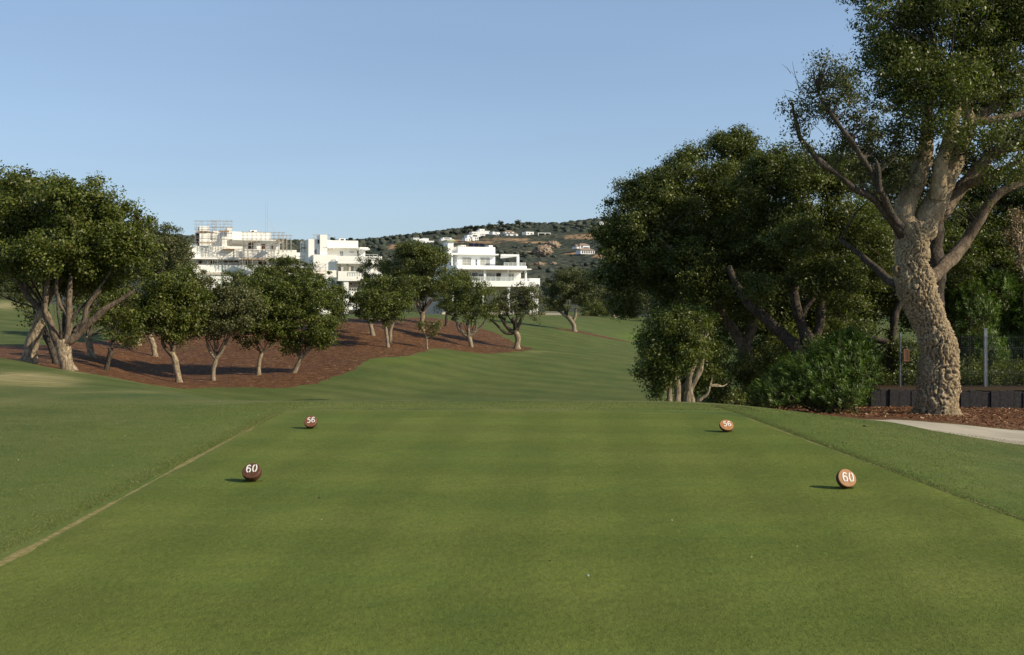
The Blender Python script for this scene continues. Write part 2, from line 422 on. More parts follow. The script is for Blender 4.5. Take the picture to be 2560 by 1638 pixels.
island = [(vis(1437,829)[0]+1.5+3.3*math.cos(a)*(1+.1*math.sin(3*a)), vis(1437,829)[1]+0.5+1.7*math.sin(a)) for a in np.linspace(0, 2*math.pi, 40)[:-1]]
island2 = px_poly([(1330,781,95),(1365,786,90),(1430,790,90),(1490,792,90),(1500,(128,)),(1420,(133,)),(1320,(130,))])
island2 = densify(island2, 4)
# concrete path on the right: runs past the tee and away behind the crest
path_poly = px_poly([(2560,1113,9),(2473,1101,9),(2390,1087,9),(2330,1076,9)]) 
pl = [(16.0, 10.5), (12.0, 12.2), vis(2700,1139,9), vis(2560,1113,9), vis(2473,1100,9), vis(2330,1076.5,9), (6.0, 16.0), (5.6, 17.5), (4.6, 21), (3.6, 26), (2.8, 34)]
pr = [(4.6, 34.5), (5.6, 26.5), (6.2, 22), vis(2127,1046.3,16.2), vis(2230,1049,16.2), vis(2330,1056.5,16), vis(2440,1066,15), vis(2560,1077,15), (10.6, 16.6), (13.5, 14.6), (17.0, 12.6)]
path_poly = densify(pl+pr, 5)
mulch_r = [(17.2, 12.8), (13.6, 14.75), (10.7, 16.75), vis(2560,1076.5,15), vis(2440,1065.5,15), vis(2330,1056,16), vis(2230,1048.5,16.2), vis(2127,1045.8,16.2), (6.0, 20.6), (6.0, 24), (6.6, 28), (8, 30.5), (14, 30.5), (24, 30)]
mulch_r = [(x+(0.05), y+0.04) for x, y in mulch_r]
mulch_r = densify(mulch_r, 5)
fair_poly = [( -70, 19.8), (-12, 19.6), (-6, 19.2), (-2, 18.2), (1, 18.2), (2.7, 18.4), (2.6, 34.6), (5.0, 35), (6.4, 27), (20, 60), (150, 150), (260, 322), (-420, 322), (-260, 150)]
fair_poly = densify(fair_poly, 14)

def build_ground():
    wf = np.concatenate([np.linspace(-1.7, -0.62, 28)[:-1], np.arange(-0.62, 0.6201, 0.0095), np.linspace(0.62, 1.7, 28)[1:]])
    sf = np.arange(math.log(OY-12), math.log(OY+325), 0.0105)
    pts = []
    for j, s in enumerate(sf):
        for i, w in enumerate(wf):
            pts.append((w + 0.0006*((i*7+j*3) % 5-2), s + 0.0006*((i*5+j*11) % 7-3)))
    verts = [Vector(p) for p in pts]; edges = []
    polys = {}
    def addp(name, poly):
        ws = [toWS(x, y) for x, y in poly]; n = len(verts)
        for q in ws: verts.append(Vector(q))
        for i in range(len(ws)): edges.append((n+i, n+(i+1) % len(ws)))
        polys[name] = np.array(poly)
    for nm, pp in (('tee', tee_poly), ('sl', strip_l), ('sr', strip_r), ('mulch', mulch_poly), ('isl', island), ('isl2', island2), ('path', path_poly), ('mulch_r', mulch_r), ('fair', fair_poly)):
        addp(nm, pp)
    vv, ee, ff, *_ = delaunay_2d_cdt(verts, edges, [], 0, 1e-6)
    W = np.array([tuple(v) for v in vv]); Yv = np.exp(W[:, 1])-OY; Xv = W[:, 0]*(Yv+OY)
    T = np.array([f for f in ff if len(f) == 3]); 
    cx = Xv[T].mean(1); cy = Yv[T].mean(1)
    def inside(poly, x, y):
        r = np.zeros(len(x), bool); n = len(poly)
        for i in range(n):
            x0, y0 = poly[i]; x1, y1 = poly[(i+1) % n]
            if y0 == y1: continue
            c = ((y0 > y) != (y1 > y)) & (x < (x1-x0)*(y-y0)/(y1-y0)+x0); r ^= c
        return r
    reg = np.zeros(len(T), int)      # 0 rough
    order = [('fair', 1), ('mulch', 2), ('isl', 6), ('isl2', 7), ('mulch_r', 3), ('path', 4), ('tee', 5), ('sl', 8), ('sr', 8)]
    for nm, k in order: reg[inside(polys[nm], cx, cy)] = k
    Zv = gz(Xv, Yv)
    # gentle micro relief away from the tee
    und = np.array([mnoise.noise(Vector((x*0.35, y*0.35, 0))) if 6 < y < 60 else 0.0 for x, y in zip(Xv, Yv)])
    amp = np.clip((Yv-17)/15, 0, 1)*0.035
    Zv = Zv + und*amp
    # mulch sits a little lower / bumpier
    uu = U0 + F*Xv/np.clip(Yv, 3, None); vv_ = V0 + (H-Zv)*F/np.clip(Yv, 3, None)
    def spot(u, v, ru, rv, y0=0, y1=400): 
        return np.exp(-(((uu-u)/ru)**2+((vv_-v)/rv)**2))*((Yv > y0) & (Yv < y1))
    reg_v = np.zeros(len(Xv), int); reg_v[T[reg == 5].ravel()] = 5
    dry = spot(20,948,110,14,15,28)+spot(130,962,60,8,15,28)*.9+spot(60,938,60,7,15,28)*.8+spot(145,944,26,4,15,28)+spot(180,950,25,4,15,28)*.8+spot(205,930,40,2.5)*.7+spot(420,965,28,2.5,15,40)*.8 \
        + spot(600,640,30,5)*0 + spot(10,764,30,9,60,120)*1.3 + spot(880,990,150,6,26,60)*.12+spot(560,1010,100,8,12,18)*.25 + spot(1300,887,40,3,40)*.3+spot(1340,880,30,2,40)*.6+spot(1350,786,30,3,90)*.8+spot(300,980,250,3,15,25)*.3
    dxt = np.abs(Xv+3.4); dry += np.exp(-(dxt/0.35)**2)*(Yv < 14)*.16
    dry += np.exp(-((Yv-14.6)/0.5)**2)*(np.abs(Xv) < 3.4)*.28
    lush = np.exp(-(np.clip(np.abs(Xv)-3.2,0,9)/2.0)**2)*(Yv < 15.3)*(Yv > 3)*(reg_v != 5)*.55 + spot(1610,842,60,11,70)*1.0+spot(270,1085,60,14,8,18)*.35+spot(1290,868,60,16,55,90)*.3 + spot(1060,895,130,10,40)*.35 + spot(955,905,90,8,40,60)*.3+spot(460,870,26,8,40,60)*.7
    shoulder = np.exp(-((vv_-1008)/6)**2)*(Yv < 16)*(Yv > 13)
    dry = np.clip(dry+shoulder*.1, 0, 1); lush = np.clip(lush, 0, 1)
    names = {0: ('ground', 'rough'), 1: ('fairway', 'fairway'), 2: ('mulch_bed', 'mulch'), 3: ('mulch_bed', 'mulch_near'), 4: ('path', 'concrete'), 5: ('tee_ground', 'tee'), 6: ('mulch_bed', 'mulch'), 7: ('mulch_bed', 'mulch'), 8: ('worn_turf', 'straw')}
    lab = {0: 'rough mown grass surrounding the tee', 1: 'rolling fairway of short striped grass beyond the tee', 2: 'large reddish bark mulch bed under the cork oak grove',
           3: 'bark mulch strip between the concrete path and the timber wall', 4: 'pale concrete buggy path curving past the large cork oak', 5: 'smooth bright green tee with four numbered markers',
           6: 'small mulch ring around the lone oak on the fairway', 7: 'narrow mulch strip in front of the white villa', 8: 'thin straw coloured worn lines along the tee edges'}
    for k in range(9):
        sel = T[reg == k]
        if not len(sel): continue
        used, inv = np.unique(sel, return_inverse=True)
        Vv = np.stack([Xv[used], Yv[used], Zv[used]], 1)
        me = np_mesh(names[k][0], Vv, inv.reshape(-1, 3), True, {'dry': ('POINT', dry[used]), 'lush': ('POINT', lush[used])})
        o = link_mesh(names[k][0], me, M[names[k][1]])
        tag(o, lab[k], names[k][0].replace('_', ' '), kind='structure')
build_ground()

# ------------------------------------------------------------------ hills
def ridge_v(u):
    return hermite([-1500,0,300,440,560,700,800,900,1000,1100,1180,1250,1330,1400,1490,1600,1900,2560,4000],
                   [640,615,598,589,594,601,604,599,590,577,570,562,559,558,548,541,535,560,620], u)
def hill_z(X, Y):
    u = U0 + F*X/Y
    s = np.log(Y)
    kn = np.log([200, 300, 420, 620, 850, 1000, 1250, 1500, 1900])
    rv = ridge_v(u)
    fr = np.array([0, 0.08, 0.30, 0.55, 0.76, 0.87, 1.0, 0.9, 0.6])
    frac = hermite(kn, fr, np.clip(s, kn[0], kn[-1]))
    v = 790 + (rv+6-790)*frac
    return H-(v-V0)*Y/F
def build_hills():
    ug = np.linspace(-1400, 4000, 330); sg = np.linspace(math.log(200), math.log(1900), 170)
    Ug, Sg = np.meshgrid(ug, sg, indexing='ij'); Y = np.exp(Sg); X = (Ug-U0)/F*Y
    Z = hill_z(X, Y)
    nz = np.array([mnoise.fractal(Vector((x/90, y/90, 0)), 1.0, 2.0, 4) for x, y in zip(X.ravel(), Y.ravel())]).reshape(X.shape)
    Z = Z + nz*np.clip((Y-260)/200, 0, 1)*4.0
    vv = V0+(H-Z)*F/Y
    def sp(u, v, a, b, y0=300, y1=1250): return np.exp(-(((Ug-u)/a)**2+((vv-v)/b)**2)**2)*((Y > y0) & (Y < y1))
    soil = sp(1450,592,40,6)+sp(1490,590,25,7)+sp(990,617,22,6)+sp(1140,603,40,4)+sp(1215,606,40,3)+sp(1330,606,40,2.5)+sp(1430,633,30,3)+sp(1500,640,14,7)+sp(1290,600,30,3)+sp(1165,618,40,4)+sp(1345,660,20,4)*.7+sp(1260,598,70,3)*.5
    V_ = np.stack([X, Y, Z], -1).reshape(-1, 3); n, m = X.shape
    idx = np.arange(n*m).reshape(n, m)
    Q = np.stack([idx[:-1, :-1], idx[1:, :-1], idx[1:, 1:], idx[:-1, 1:]], -1).reshape(-1, 4)
    t = NT('hill_scrub'); v = t.coords()
    a = t.noise(v, 0.02, 4, 0.6); b = t.vor(v, 0.16); c = t.noise(v, 0.35, 3)
    col = t.ramp(t.math('ADD', t.math('MULTIPLY', a, .6), t.math('MULTIPLY', c, .4)), [(0.35, (0.044, 0.056, 0.040)), (0.5, (0.062, 0.072, 0.052)), (0.66, (0.115, 0.108, 0.074))])
    col = t.mix(t.rng(t.math('MULTIPLY', t.attr('soil'), t.rng(t.noise(v, 0.12, 4, 0.7), 0.3, 0.55)), 0.1, 0.6), col, (0.40, 0.26, 0.145))
    t.bsdf(col, 0.95, 0.1, t.bump(b, 0.8, 3.0))
    o = link_mesh('hills', np_mesh('hills', V_, Q, True, {'soil': ('POINT', np.clip(soil, 0, 1).ravel())}), t.m)
    tag(o, 'scrub covered hillside rising behind the white buildings', 'hill', kind='structure')
build_hills()

# scrub / canopy masses on the hillside (reads as one mass)
def ico(sub=1):
    bm = bmesh.new(); bmesh.ops.create_icosphere(bm, subdivisions=sub, radius=1.0)
    bm.verts.ensure_lookup_table()
    V_ = np.array([tuple(v.co) for v in bm.verts]); F_ = np.array([[v.index for v in f.verts] for f in bm.faces]); bm.free()
    return V_, F_
def hill_wood():
    V1, F1 = ico(2); Vs = []; Fs = []; T = []; CL = []; k = 0
    rng = np.random.default_rng(5)
    spots = []
    for _ in range(9000):
        u = rng.uniform(380, 1680); Y = math.exp(rng.uniform(math.log(330), math.log(1270)))
        X = (u-U0)/F*Y; z = float(hill_z(np.array([X]), np.array([Y]))[0]); v = V0+(H-z)*F/Y
        den = 0.5+0.5*mnoise.noise(Vector((X/60, Y/90, 4)))*1.6
        up = 1 if Y > 980 else (0.35 if Y > 520 else 0.5)
        soil = any((abs(u-a) < b*1.0 and abs(v-c) < d) for a, b, c, d in ((1460,50,592,8),(990,25,617,8),(1140,50,604,7),(1215,40,606,5),(1330,45,606,4),(1430,30,633,5),(1370,45,622,20),(1440,45,616,20),(1130,90,596,10),(1230,90,590,9),(1300,90,588,9)))
        if soil and rng.random() < 0.93: continue
        if any(a-3 < u < b+3 and c < v < d for a, b, c, d in ((1030,1090,600,640),(1100,1140,598,630),(1158,1200,590,625),(1176,1232,580,612),(1228,1266,583,608),(1262,1300,583,606),(1310,1342,583,603),(1342,1380,585,608),(1438,1490,616,660),(1494,1530,560,585))): continue
        if rng.random() > den*up: continue
        spots.append((X, Y, z))
    for u in np.arange(380, 1700, 6.0):
        for _ in range(2):
            Y = 1240+rng.uniform(-40, 40); uu = u+rng.uniform(-4, 4); X = (uu-U0)/F*Y
            spots.append((X, Y, float(hill_z(np.array([X]), np.array([Y]))[0])))
    for X, Y, z in spots:
        r = rng.uniform(2.2, 4.6) if Y > 950 else rng.uniform(1.0, 2.6)
        ph = rng.uniform(0, 6.28, 3)
        d = 1+0.22*np.sin(V1[:, 0]*4+ph[0])*np.sin(V1[:, 1]*4.5+ph[1])+0.18*np.sin(V1[:, 2]*6+ph[2])+rng.uniform(-.12, .12, len(V1))
        v = V1*d[:, None]*np.array([r, r, r*rng.uniform(.55, .8)]) + np.array([X, Y, z+r*0.35])
        Vs.append(v); Fs.append(F1+k); k += len(V1)
        T.append(np.full(len(F1), rng.uniform(0.05, 0.8))+rng.uniform(-.05, .1, len(F1))); CL.append(np.full(len(F1), rng.uniform(.2, .9)))
    me = np_mesh('hill_wood', np.concatenate(Vs), np.concatenate(Fs), False, {'tint': ('FACE', np.clip(np.concatenate(T), 0, .9)), 'clump': ('FACE', np.concatenate(CL))})
    m = mat_leaf('hill_canopy', (0.036, 0.046, 0.032), (0.056, 0.068, 0.046), (0.088, 0.096, 0.066), trans=0.05, rough=0.8)
    o = link_mesh('wood', me, m); tag(o, 'dark mass of pines and scrub covering the far hillside', 'woodland', kind='stuff')
hill_wood()

# ------------------------------------------------------------------ trees
def catmull(pts, rad, step):
    pts = [np.array(p, float) for p in pts]; rad = list(rad)
    if len(pts) == 2: pts.insert(1, (pts[0]+pts[1])/2); rad.insert(1, (rad[0]+rad[1])/2)
    Pp = [2*pts[0]-pts[1]]+pts+[2*pts[-1]-pts[-2]]
    out = []; ro = []
    for i in range(1, len(Pp)-2):
        p0, p1, p2, p3 = Pp[i-1:i+3]; n = max(2, int(np.linalg.norm(p2-p1)/step))
        for k in range(n):
            t = k/n
            out.append(0.5*((2*p1)+(-p0+p2)*t+(2*p0-5*p1+4*p2-p3)*t*t+(-p0+3*p1-3*p2+p3)*t**3)); ro.append(rad[i-1]*(1-t)+rad[i]*t)
    out.append(pts[-1]); ro.append(rad[-1])
    return np.array(out), np.array(ro)

class Tubes:
    def __init__(s): s.V = []; s.F = []; s.n = 0
    def add(s, pts, rad, sides=8, step=0.15, lump=0.12, freq=4.0, seed=0.0, disp=0.0, wig=0.0, plates=False):
        p, r = catmull(pts, rad, step)
        if wig:
            for i in range(1, len(p)-1):
                q = Vector(p[i]*2.1)+Vector((seed, 0, 0))
                p[i] += wig*np.array([mnoise.noise(q), mnoise.noise(q+Vector((31, 0, 0))), mnoise.noise(q+Vector((0, 57, 0)))*.5])
        n = len(p); tg = np.gradient(p, axis=0); tg /= np.linalg.norm(tg, axis=1)[:, None]+1e-9
        x = np.cross(tg[0], [0.3, 1, 0.1]); x /= np.linalg.norm(x)
        rings = []
        for i in range(n):
            x = x-tg[i]*np.dot(x, tg[i]); x /= np.linalg.norm(x)+1e-9; y = np.cross(tg[i], x)
            a = np.linspace(0, 2*math.pi, sides, endpoint=False)
            d = np.outer(np.cos(a), x)+np.outer(np.sin(a), y)
            rr = np.full(sides, r[i])
            if lump or disp:
                for k in range(sides):
                    q = Vector((p[i]+d[k]*r[i])*freq)+Vector((seed, seed, 0))
                    rr[k] *= 1+lump*mnoise.noise(q)
                    if plates:
                        pw = p[i]+d[k]*r[i]
                        wv = Vector((mnoise.noise(Vector(pw*3.1)), mnoise.noise(Vector(pw*3.1)+Vector((7, 3, 1))), mnoise.noise(Vector(pw*3.1)+Vector((1, 9, 4)))))
                        # long wandering ridges that run up the trunk, broken into plates
                        qa = Vector((pw[0]*10.5, pw[1]*10.5, pw[2]*2.3))+wv*1.3
                        qb = Vector((pw[0]*17, pw[1]*17, pw[2]*5.0))+wv*1.9
                        rd = 1-abs(mnoise.noise(qa))*3.2; rd2 = 1-abs(mnoise.noise(qb))*3.0
                        ed = mnoise.voronoi(qb*0.8)[0]; pl_ = min(1.0, (ed[1]-ed[0])*2.6)
                        fine = mnoise.fractal(Vector(pw*26), 1.0, 2.0, 3)
                        msk = 0.55+0.75*max(-.4, min(.6, mnoise.noise(Vector(pw*1.4))*1.6))
                        rr[k] += disp*msk*(-0.95*max(0, min(1, rd*1.25-.25))**1.5 - 0.38*max(0, min(1, rd2)) + 0.42*pl_ + .15) + disp*.50*fine
                    elif disp:
                        q2 = Vector(((p[i]+d[k]*r[i])*np.array([1, 1, .55]))*13)
                        q2 += Vector((mnoise.noise(q*2.0), mnoise.noise(q*2.0+Vector((9, 9, 9))), 0))*0.9
                        dist = mnoise.voronoi(q2)[0]
                        rr[k] += disp*(min(1.0, (dist[1]-dist[0])*2.2)-0.55) + disp*.55*mnoise.noise(Vector((p[i]+d[k]*r[i])*42))
            rings.append(p[i]+d*rr[:, None])
        Vv = np.concatenate(rings+[p[-1:][:]]); k0 = s.n; idx = (np.arange(n*sides).reshape(n, sides))+k0
        nx = np.roll(idx, -1, 1)
        q = np.stack([idx[:-1], nx[:-1], nx[1:], idx[1:]], -1).reshape(-1, 4)
        tip = np.full(sides, k0+n*sides)
        cap = np.stack([idx[-1], nx[-1], tip, tip], -1)
        s.V.append(Vv); s.F.append(q); s.cap = cap; s.n += len(Vv)
        s.F.append(np.stack([idx[-1][0::2], idx[-1][1::2], np.roll(idx[-1][0::2], -1), tip[0::2]], -1) if sides % 2 == 0 else np.zeros((0, 4), int))
        return p
    def build(s, name, mat, parent, off):
        V_ = np.concatenate(s.V)-np.array(off)[None, :]; F_ = np.concatenate(s.F)
        return link_mesh(name, np_mesh(name, V_, F_, True), mat, parent)

def rand_dirs(n, rng):
    d = rng.normal(size=(n, 3)); return d/np.linalg.norm(d, axis=1)[:, None]

def foliage(blobs, leaf=(0.08, 0.045), lai=3.2, rc=0.32, seed=1, gap=0.0, shell=0.5, up=0.35, droop=0.0, maxn=400000):
    """blobs: (centre xyz, radii xyz, density). returns mesh data + clump centres"""
    rng = np.random.default_rng(seed); L, W = leaf; la = L*W*0.5
    PV = []; CN = []; TI = []; CLU = []; clumps = []
    for (c, r, dens) in blobs:
        c = np.array(c); r = np.array(r)
        proj = math.pi*r[0]*r[2]; vol_f = (r[1]/max(r[0], 1e-3))**0.5
        nl = int(lai*dens*proj*vol_f/la)
        ncl = max(5, int(nl/ (55 if rc < .3 else 80)))
        d = rand_dirs(ncl, rng); rad = shell+(1.03-shell)*rng.random(ncl)**0.6
        inner = rng.random(ncl) < 0.16; rad[inner] = rng.random(inner.sum())*shell
        out_ = rng.random(ncl) < 0.13; rad[out_] *= rng.uniform(1.08, 1.30, out_.sum())
        cc = c+d*rad[:, None]*r
        if gap:
            nz = np.array([mnoise.noise(Vector(q*1.1)+Vector((seed*3.1, 0, 0))) for q in cc]); keep = nz > -0.5+gap
            cc = cc[keep]; d = d[keep]
            if not len(cc): continue
        per = max(8, nl//max(1, ncl))
        n = len(cc)*per
        ci = np.repeat(np.arange(len(cc)), per)
        csz = rng.uniform(0.5, 1.45, len(cc))*rc
        g = rand_dirs(n, rng)*(rng.random(n)**0.45)[:, None]
        pos = cc[ci]+g*csz[ci][:, None]*np.array([1.0, 1.0, 0.72])
        if droop: pos[:, 2] -= droop*rng.random(n)
        nrm = g*0.75+d[ci]*0.4+np.array([0, 0, up])+rng.normal(size=(n, 3))*0.7
        PV.append(pos); CN.append(nrm)
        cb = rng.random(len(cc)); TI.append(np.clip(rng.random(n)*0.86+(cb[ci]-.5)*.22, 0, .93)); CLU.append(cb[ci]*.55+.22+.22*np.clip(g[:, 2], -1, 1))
        clumps.append(cc)
    pos = np.concatenate(PV); nrm = np.concatenate(CN); ti = np.concatenate(TI); cl = np.concatenate(CLU)
    dead = rng.random(len(ti)) < 0.006; ti[dead] = 1.0
    if len(pos) > maxn:
        k = rng.permutation(len(pos))[:maxn]; pos = pos[k]; nrm = nrm[k]; ti = ti[k]; cl = cl[k]
    return leaf_quads(pos, nrm, ti, cl, L, W, rng), np.concatenate(clumps)

def leaf_quads(pos, nrm, ti, cl, L, W, rng, axis=None):
    n = len(pos)
    nrm = nrm/(np.linalg.norm(nrm, axis=1)[:, None]+1e-9)
    a = rng.normal(size=(n, 3)) if axis is None else axis+rng.normal(size=(n, 3))*0.15
    a -= nrm*(a*nrm).sum(1)[:, None]; a /= np.linalg.norm(a, axis=1)[:, None]+1e-9
    b = np.cross(nrm, a)
    s = rng.uniform(0.65, 1.25, n)[:, None]
    h = a*L*0.5*s; w = b*W*0.5*s; cup = nrm*W*0.18*s
    V_ = np.stack([pos-h, pos+w-h*0.1+cup, pos+h, pos-w-h*0.1+cup], 1).reshape(-1, 3)
    Q = np.arange(4*n).reshape(n, 4)
    return V_, Q, ti, cl

def leaf_obj(name, data, mat, parent, off):
    V_, Q, ti, cl = data
    me = np_mesh(name, V_-np.array(off)[None, :], Q, False, {'tint': ('FACE', ti), 'clump': ('FACE', cl)})
    return link_mesh(name, me, mat, parent)

def sub_blobs(u, v, ru, rv, Y, n, seed, fill=1.0, size=0.42, depth=0.9, dens=1.0):
    """a crown region (centre px, half sizes px) at depth Y -> ellipsoids"""
    rng = np.random.default_rng(seed); out = []
    k = Y/F
    c = np.array(P(u, v, Y)); A = ru*k; B = rv*k; D = max(A, B*0.8)*depth
    out.append((c, np.array([A, D, B])*0.55, 0.85*dens))
    for i in range(n):
        # fibonacci directions + jitter
        z = 1-2*(i+.5)/n; t = i*2.399963+seed; rr = math.sqrt(1-z*z)
        d = np.array([rr*math.cos(t), rr*math.sin(t), z])+rng.normal(size=3)*.16; d /= np.linalg.norm(d)
        s = size*rng.uniform(0.62, 1.28)
        q = c+d*np.array([A, D, B])*(1.0-s*0.72)*rng.uniform(.84, 1.12)
        out.append((q, np.array([A, D, B])*s*np.array([1.05, 1.05, .9]), dens))
    return out

def tree(name, label, group, base, trunk, crowns, mat='leaf_grove', bark='bark', leaf=(0.085, 0.05), lai=3.0, rc=0.3, seed=1,
         nb=9, gap=0.10, limbs=None, cat='tree', size=0.42, sides=9, twigs=26, limb_r=0.30, dep=0.9):
    """base (u, Y); trunk [(u, v, r_px)...] starting at the base; crowns [(u,v,ru,rv[,dY])]"""
    u0, Y = base; g = G(u0, Y); k = Y/F
    root = empty(name, g, label, cat, group)
    rng = np.random.default_rng(seed+100)
    tp = [np.array(P(u, v, Y)) for u, v, r in trunk]; tr = [r*k for u, v, r in trunk]
    tp[0][2] = min(tp[0][2], g.z)-0.06
    # root flare
    tp.insert(1, tp[0]+(tp[1]-tp[0])*min(0.35, .35/np.linalg.norm(tp[1]-tp[0]))); tr.insert(1, tr[0]*0.92); tr[0] *= 1.35
    tb = Tubes(); pth = tb.add(tp, tr, sides, 0.12, 0.28, 3.2, seed, wig=0.03)
    tb.build('trunk', M[bark], root, g)
    blobs = []
    for ci, c in enumerate(crowns):
        dY = c[4] if len(c) > 4 else 0.0
        blobs += sub_blobs(c[0], c[1], c[2], c[3], Y+dY, nb, seed*7+ci, size=size, depth=dep)
    fork = tp[-1]; rf = tr[-1]
    br = Tubes()
    if limbs:
        for lm in limbs:
            pp = [np.array(P(q[0], q[1], Y+(q[3] if len(q) > 3 else 0))) for q in lm]; r_ = [q[2]*k for q in lm]
            lt = Tubes(); lt.add(pp, r_, 7, 0.14, 0.25, 3.5, seed, wig=0.04)
            lt.build('limb', M[bark if bark != 'bark' else 'bark_mid'], root, g)  # limbs take the darkened bark as painted crown shade
    ends = [np.array(b[0]) for b in blobs if b[0][2] > fork[2]-0.3]
    rng.shuffle(ends)
    for i, e in enumerate(ends[:(5 if limbs else 11)]):
        mid = fork*0.45+e*0.55+rng.normal(size=3)*0.12*np.linalg.norm(e-fork); mid[2] += 0.05*np.linalg.norm(e-fork)
        r0 = rf*limb_r*rng.uniform(.7, 1.1)
        br.add([fork-np.array([0, 0, rf*.6]), fork*0.75+mid*.25+rng.normal(size=3)*.05, mid, e], [r0, r0*.9, r0*.55, r0*.16], 6, 0.2, 0.2, 4, seed+i, wig=0.06)
    data, cl = foliage(blobs, leaf, lai, rc, seed, gap)
    if twigs and len(ends):
        E = np.array(ends[:(5 if limbs else 11)])
        for q in cl[rng.permutation(len(cl))[:twigs]]:
            e = E[np.argmin(((E-q)**2).sum(1))]
            br.add([e, (e+q)/2+rng.normal(size=3)*.06, q], [rf*.10+.006, rf*.06+.005, .005], 4, 0.25, 0, 1, 0)
    if br.n: br.build('branches', M['bark_dark'], root, g)
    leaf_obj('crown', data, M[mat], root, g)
    return root

GG = 'cork oaks in the mulch bed'
LF = (0.095, 0.055)
# --- the two great oaks on the left
tree('cork_oak', 'thick leaning cork oak nearest the left edge, trunk tilting right', GG, (70, 31.0),
     [(68, 897, 19), (84, 850, 16.5), (101, 800, 14), (112, 772, 12)],
     [(20,560,125,110), (130,520,110,85,1), (40,470,80,50,.5), (190,600,85,70,-.5), (-70,600,120,120)], seed=3, nb=12, leaf=LF, lai=3.4, rc=.34,
     limbs=[[(104,790,11),(112,760,9),(128,730,8),(150,705,6),(185,680,4)], [(106,785,9),(92,765,8.5),(75,745,8),(45,705,7),(20,680,5),(-15,655,4)],
            [(68,735,6),(62,700,5),(45,660,4)], [(72,735,4),(88,705,4),(92,680,3)], [(112,770,7),(116,725,6),(120,680,5)]], twigs=30, sides=14)
tree('cork_oak', 'wide forked cork oak standing just right of the leaning one', GG, (168, 30.0),
     [(172, 925, 17), (162, 890, 16.5), (158, 862, 17), (156, 850, 16)],
     [(230,600,115,105,.5), (180,500,105,62,.3), (300,570,78,85,.8), (130,640,90,70,-.8), (335,650,60,70,.3), (50,650,70,55), (230,690,80,45,1.2), (170,700,70,45,1.6)], seed=8, nb=12, leaf=LF, lai=3.8, rc=.34,
     limbs=[[(150,862,13),(140,845,12),(130,815,10.5),(118,790,9),(112,760,7),(125,690,5)], [(165,862,12),(172,830,9),(172,795,8.5),(172,740,7),(180,690,5)],
            [(163,855,13),(185,845,11),(215,812,10),(245,790,9),(270,770,8),(300,750,6),(335,728,4)], [(190,830,8),(212,800,7),(218,770,6),(230,745,5),(252,725,3)],
            [(170,790,7),(150,760,6),(140,725,4.5),(145,680,4)]], twigs=30, sides=14)
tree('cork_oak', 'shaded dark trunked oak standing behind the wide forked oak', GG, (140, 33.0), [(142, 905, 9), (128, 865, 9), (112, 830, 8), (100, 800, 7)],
     [(70,720,60,45,1.5), (100,650,90,60,2), (85,790,26,26,1)], bark='bark_dark', mat='leaf', seed=12, nb=7, leaf=LF, lai=2.4)
tree('cork_oak', 'oak with a short stout trunk in deep shade between larger trunks', GG, (228, 40.0), [(230, 890, 9), (224, 862, 8.5), (219, 840, 8)],
     [(225,765,78,66,.5), (250,690,80,60,1.5), (280,790,55,55,1)], mat='leaf', seed=14, nb=7, leaf=LF, lai=2.6)
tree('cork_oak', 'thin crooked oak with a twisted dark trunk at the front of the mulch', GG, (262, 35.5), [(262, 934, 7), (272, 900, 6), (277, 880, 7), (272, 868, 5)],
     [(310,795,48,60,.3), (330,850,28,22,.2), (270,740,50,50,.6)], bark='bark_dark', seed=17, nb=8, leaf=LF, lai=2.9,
     limbs=[[(276,878,5),(281,862,3.5),(286,848,2)]])
tree('cork_oak', 'straight pale trunked oak set back behind the shadowed mulch', GG, (388, 47.0), [(388, 889, 7.5), (382, 862, 6.5), (374, 838, 6)],
     [(370,745,90,85,.5), (420,640,75,80,1.5), (390,590,48,48,2), (310,790,60,60,.6)], mat='leaf_grey', seed=19, nb=9, leaf=(.1,.055), lai=2.7)
tree('cork_oak', 'tall oak behind the left grove with its airy grey top over the scaffolding', GG, (350, 50.0), [(345, 865, 7), (350, 800, 6.5), (365, 740, 6)],
     [(388,640,82,85), (395,578,40,32), (452,655,38,46)], mat='leaf_grey', seed=21, nb=10, leaf=(.1,.055), lai=2.3, rc=.3, gap=.12)
tree('cork_oak', 'front oak whose pale trunk forks low, closest of the small ones to the grass', GG, (445, 37.6), [(447, 960, 9), (443, 925, 8.5), (435, 895, 7.5), (428, 880, 7)],
     [(480,760,50,50,.5), (410,795,78,72), (440,725,80,62,.4), (355,780,48,62,.3), (460,800,50,58,.2)], seed=23, nb=10, leaf=LF, lai=3.2,
     limbs=[[(430,888,6),(418,875,5),(407,858,4.5),(404,838,3)], [(430,885,6),(436,858,6),(432,838,5),(436,820,4)]])
tree('cork_oak', 'oak with a pale trunk forking into a clear wide V', GG, (532, 39.0), [(533, 948, 6), (535, 920, 6), (540, 898, 5.5), (540, 890, 5)],
     [(590,745,55,50,.9), (540,795,78,66), (510,735,72,55,.5), (595,780,55,62,-.2), (480,800,40,45,.4)], mat='leaf_grey', bark='bark_pale', seed=27, nb=10, leaf=LF, lai=3.0,
     limbs=[[(538,896,4.5),(526,880,4),(518,862,3.5),(514,845,2)], [(542,896,4.5),(556,875,3.6),(568,852,3),(578,832,1.6)], [(539,890,3.5),(539,870,3),(535,845,2)], [(562,862,2.4),(566,845,2),(570,832,1.2)]])
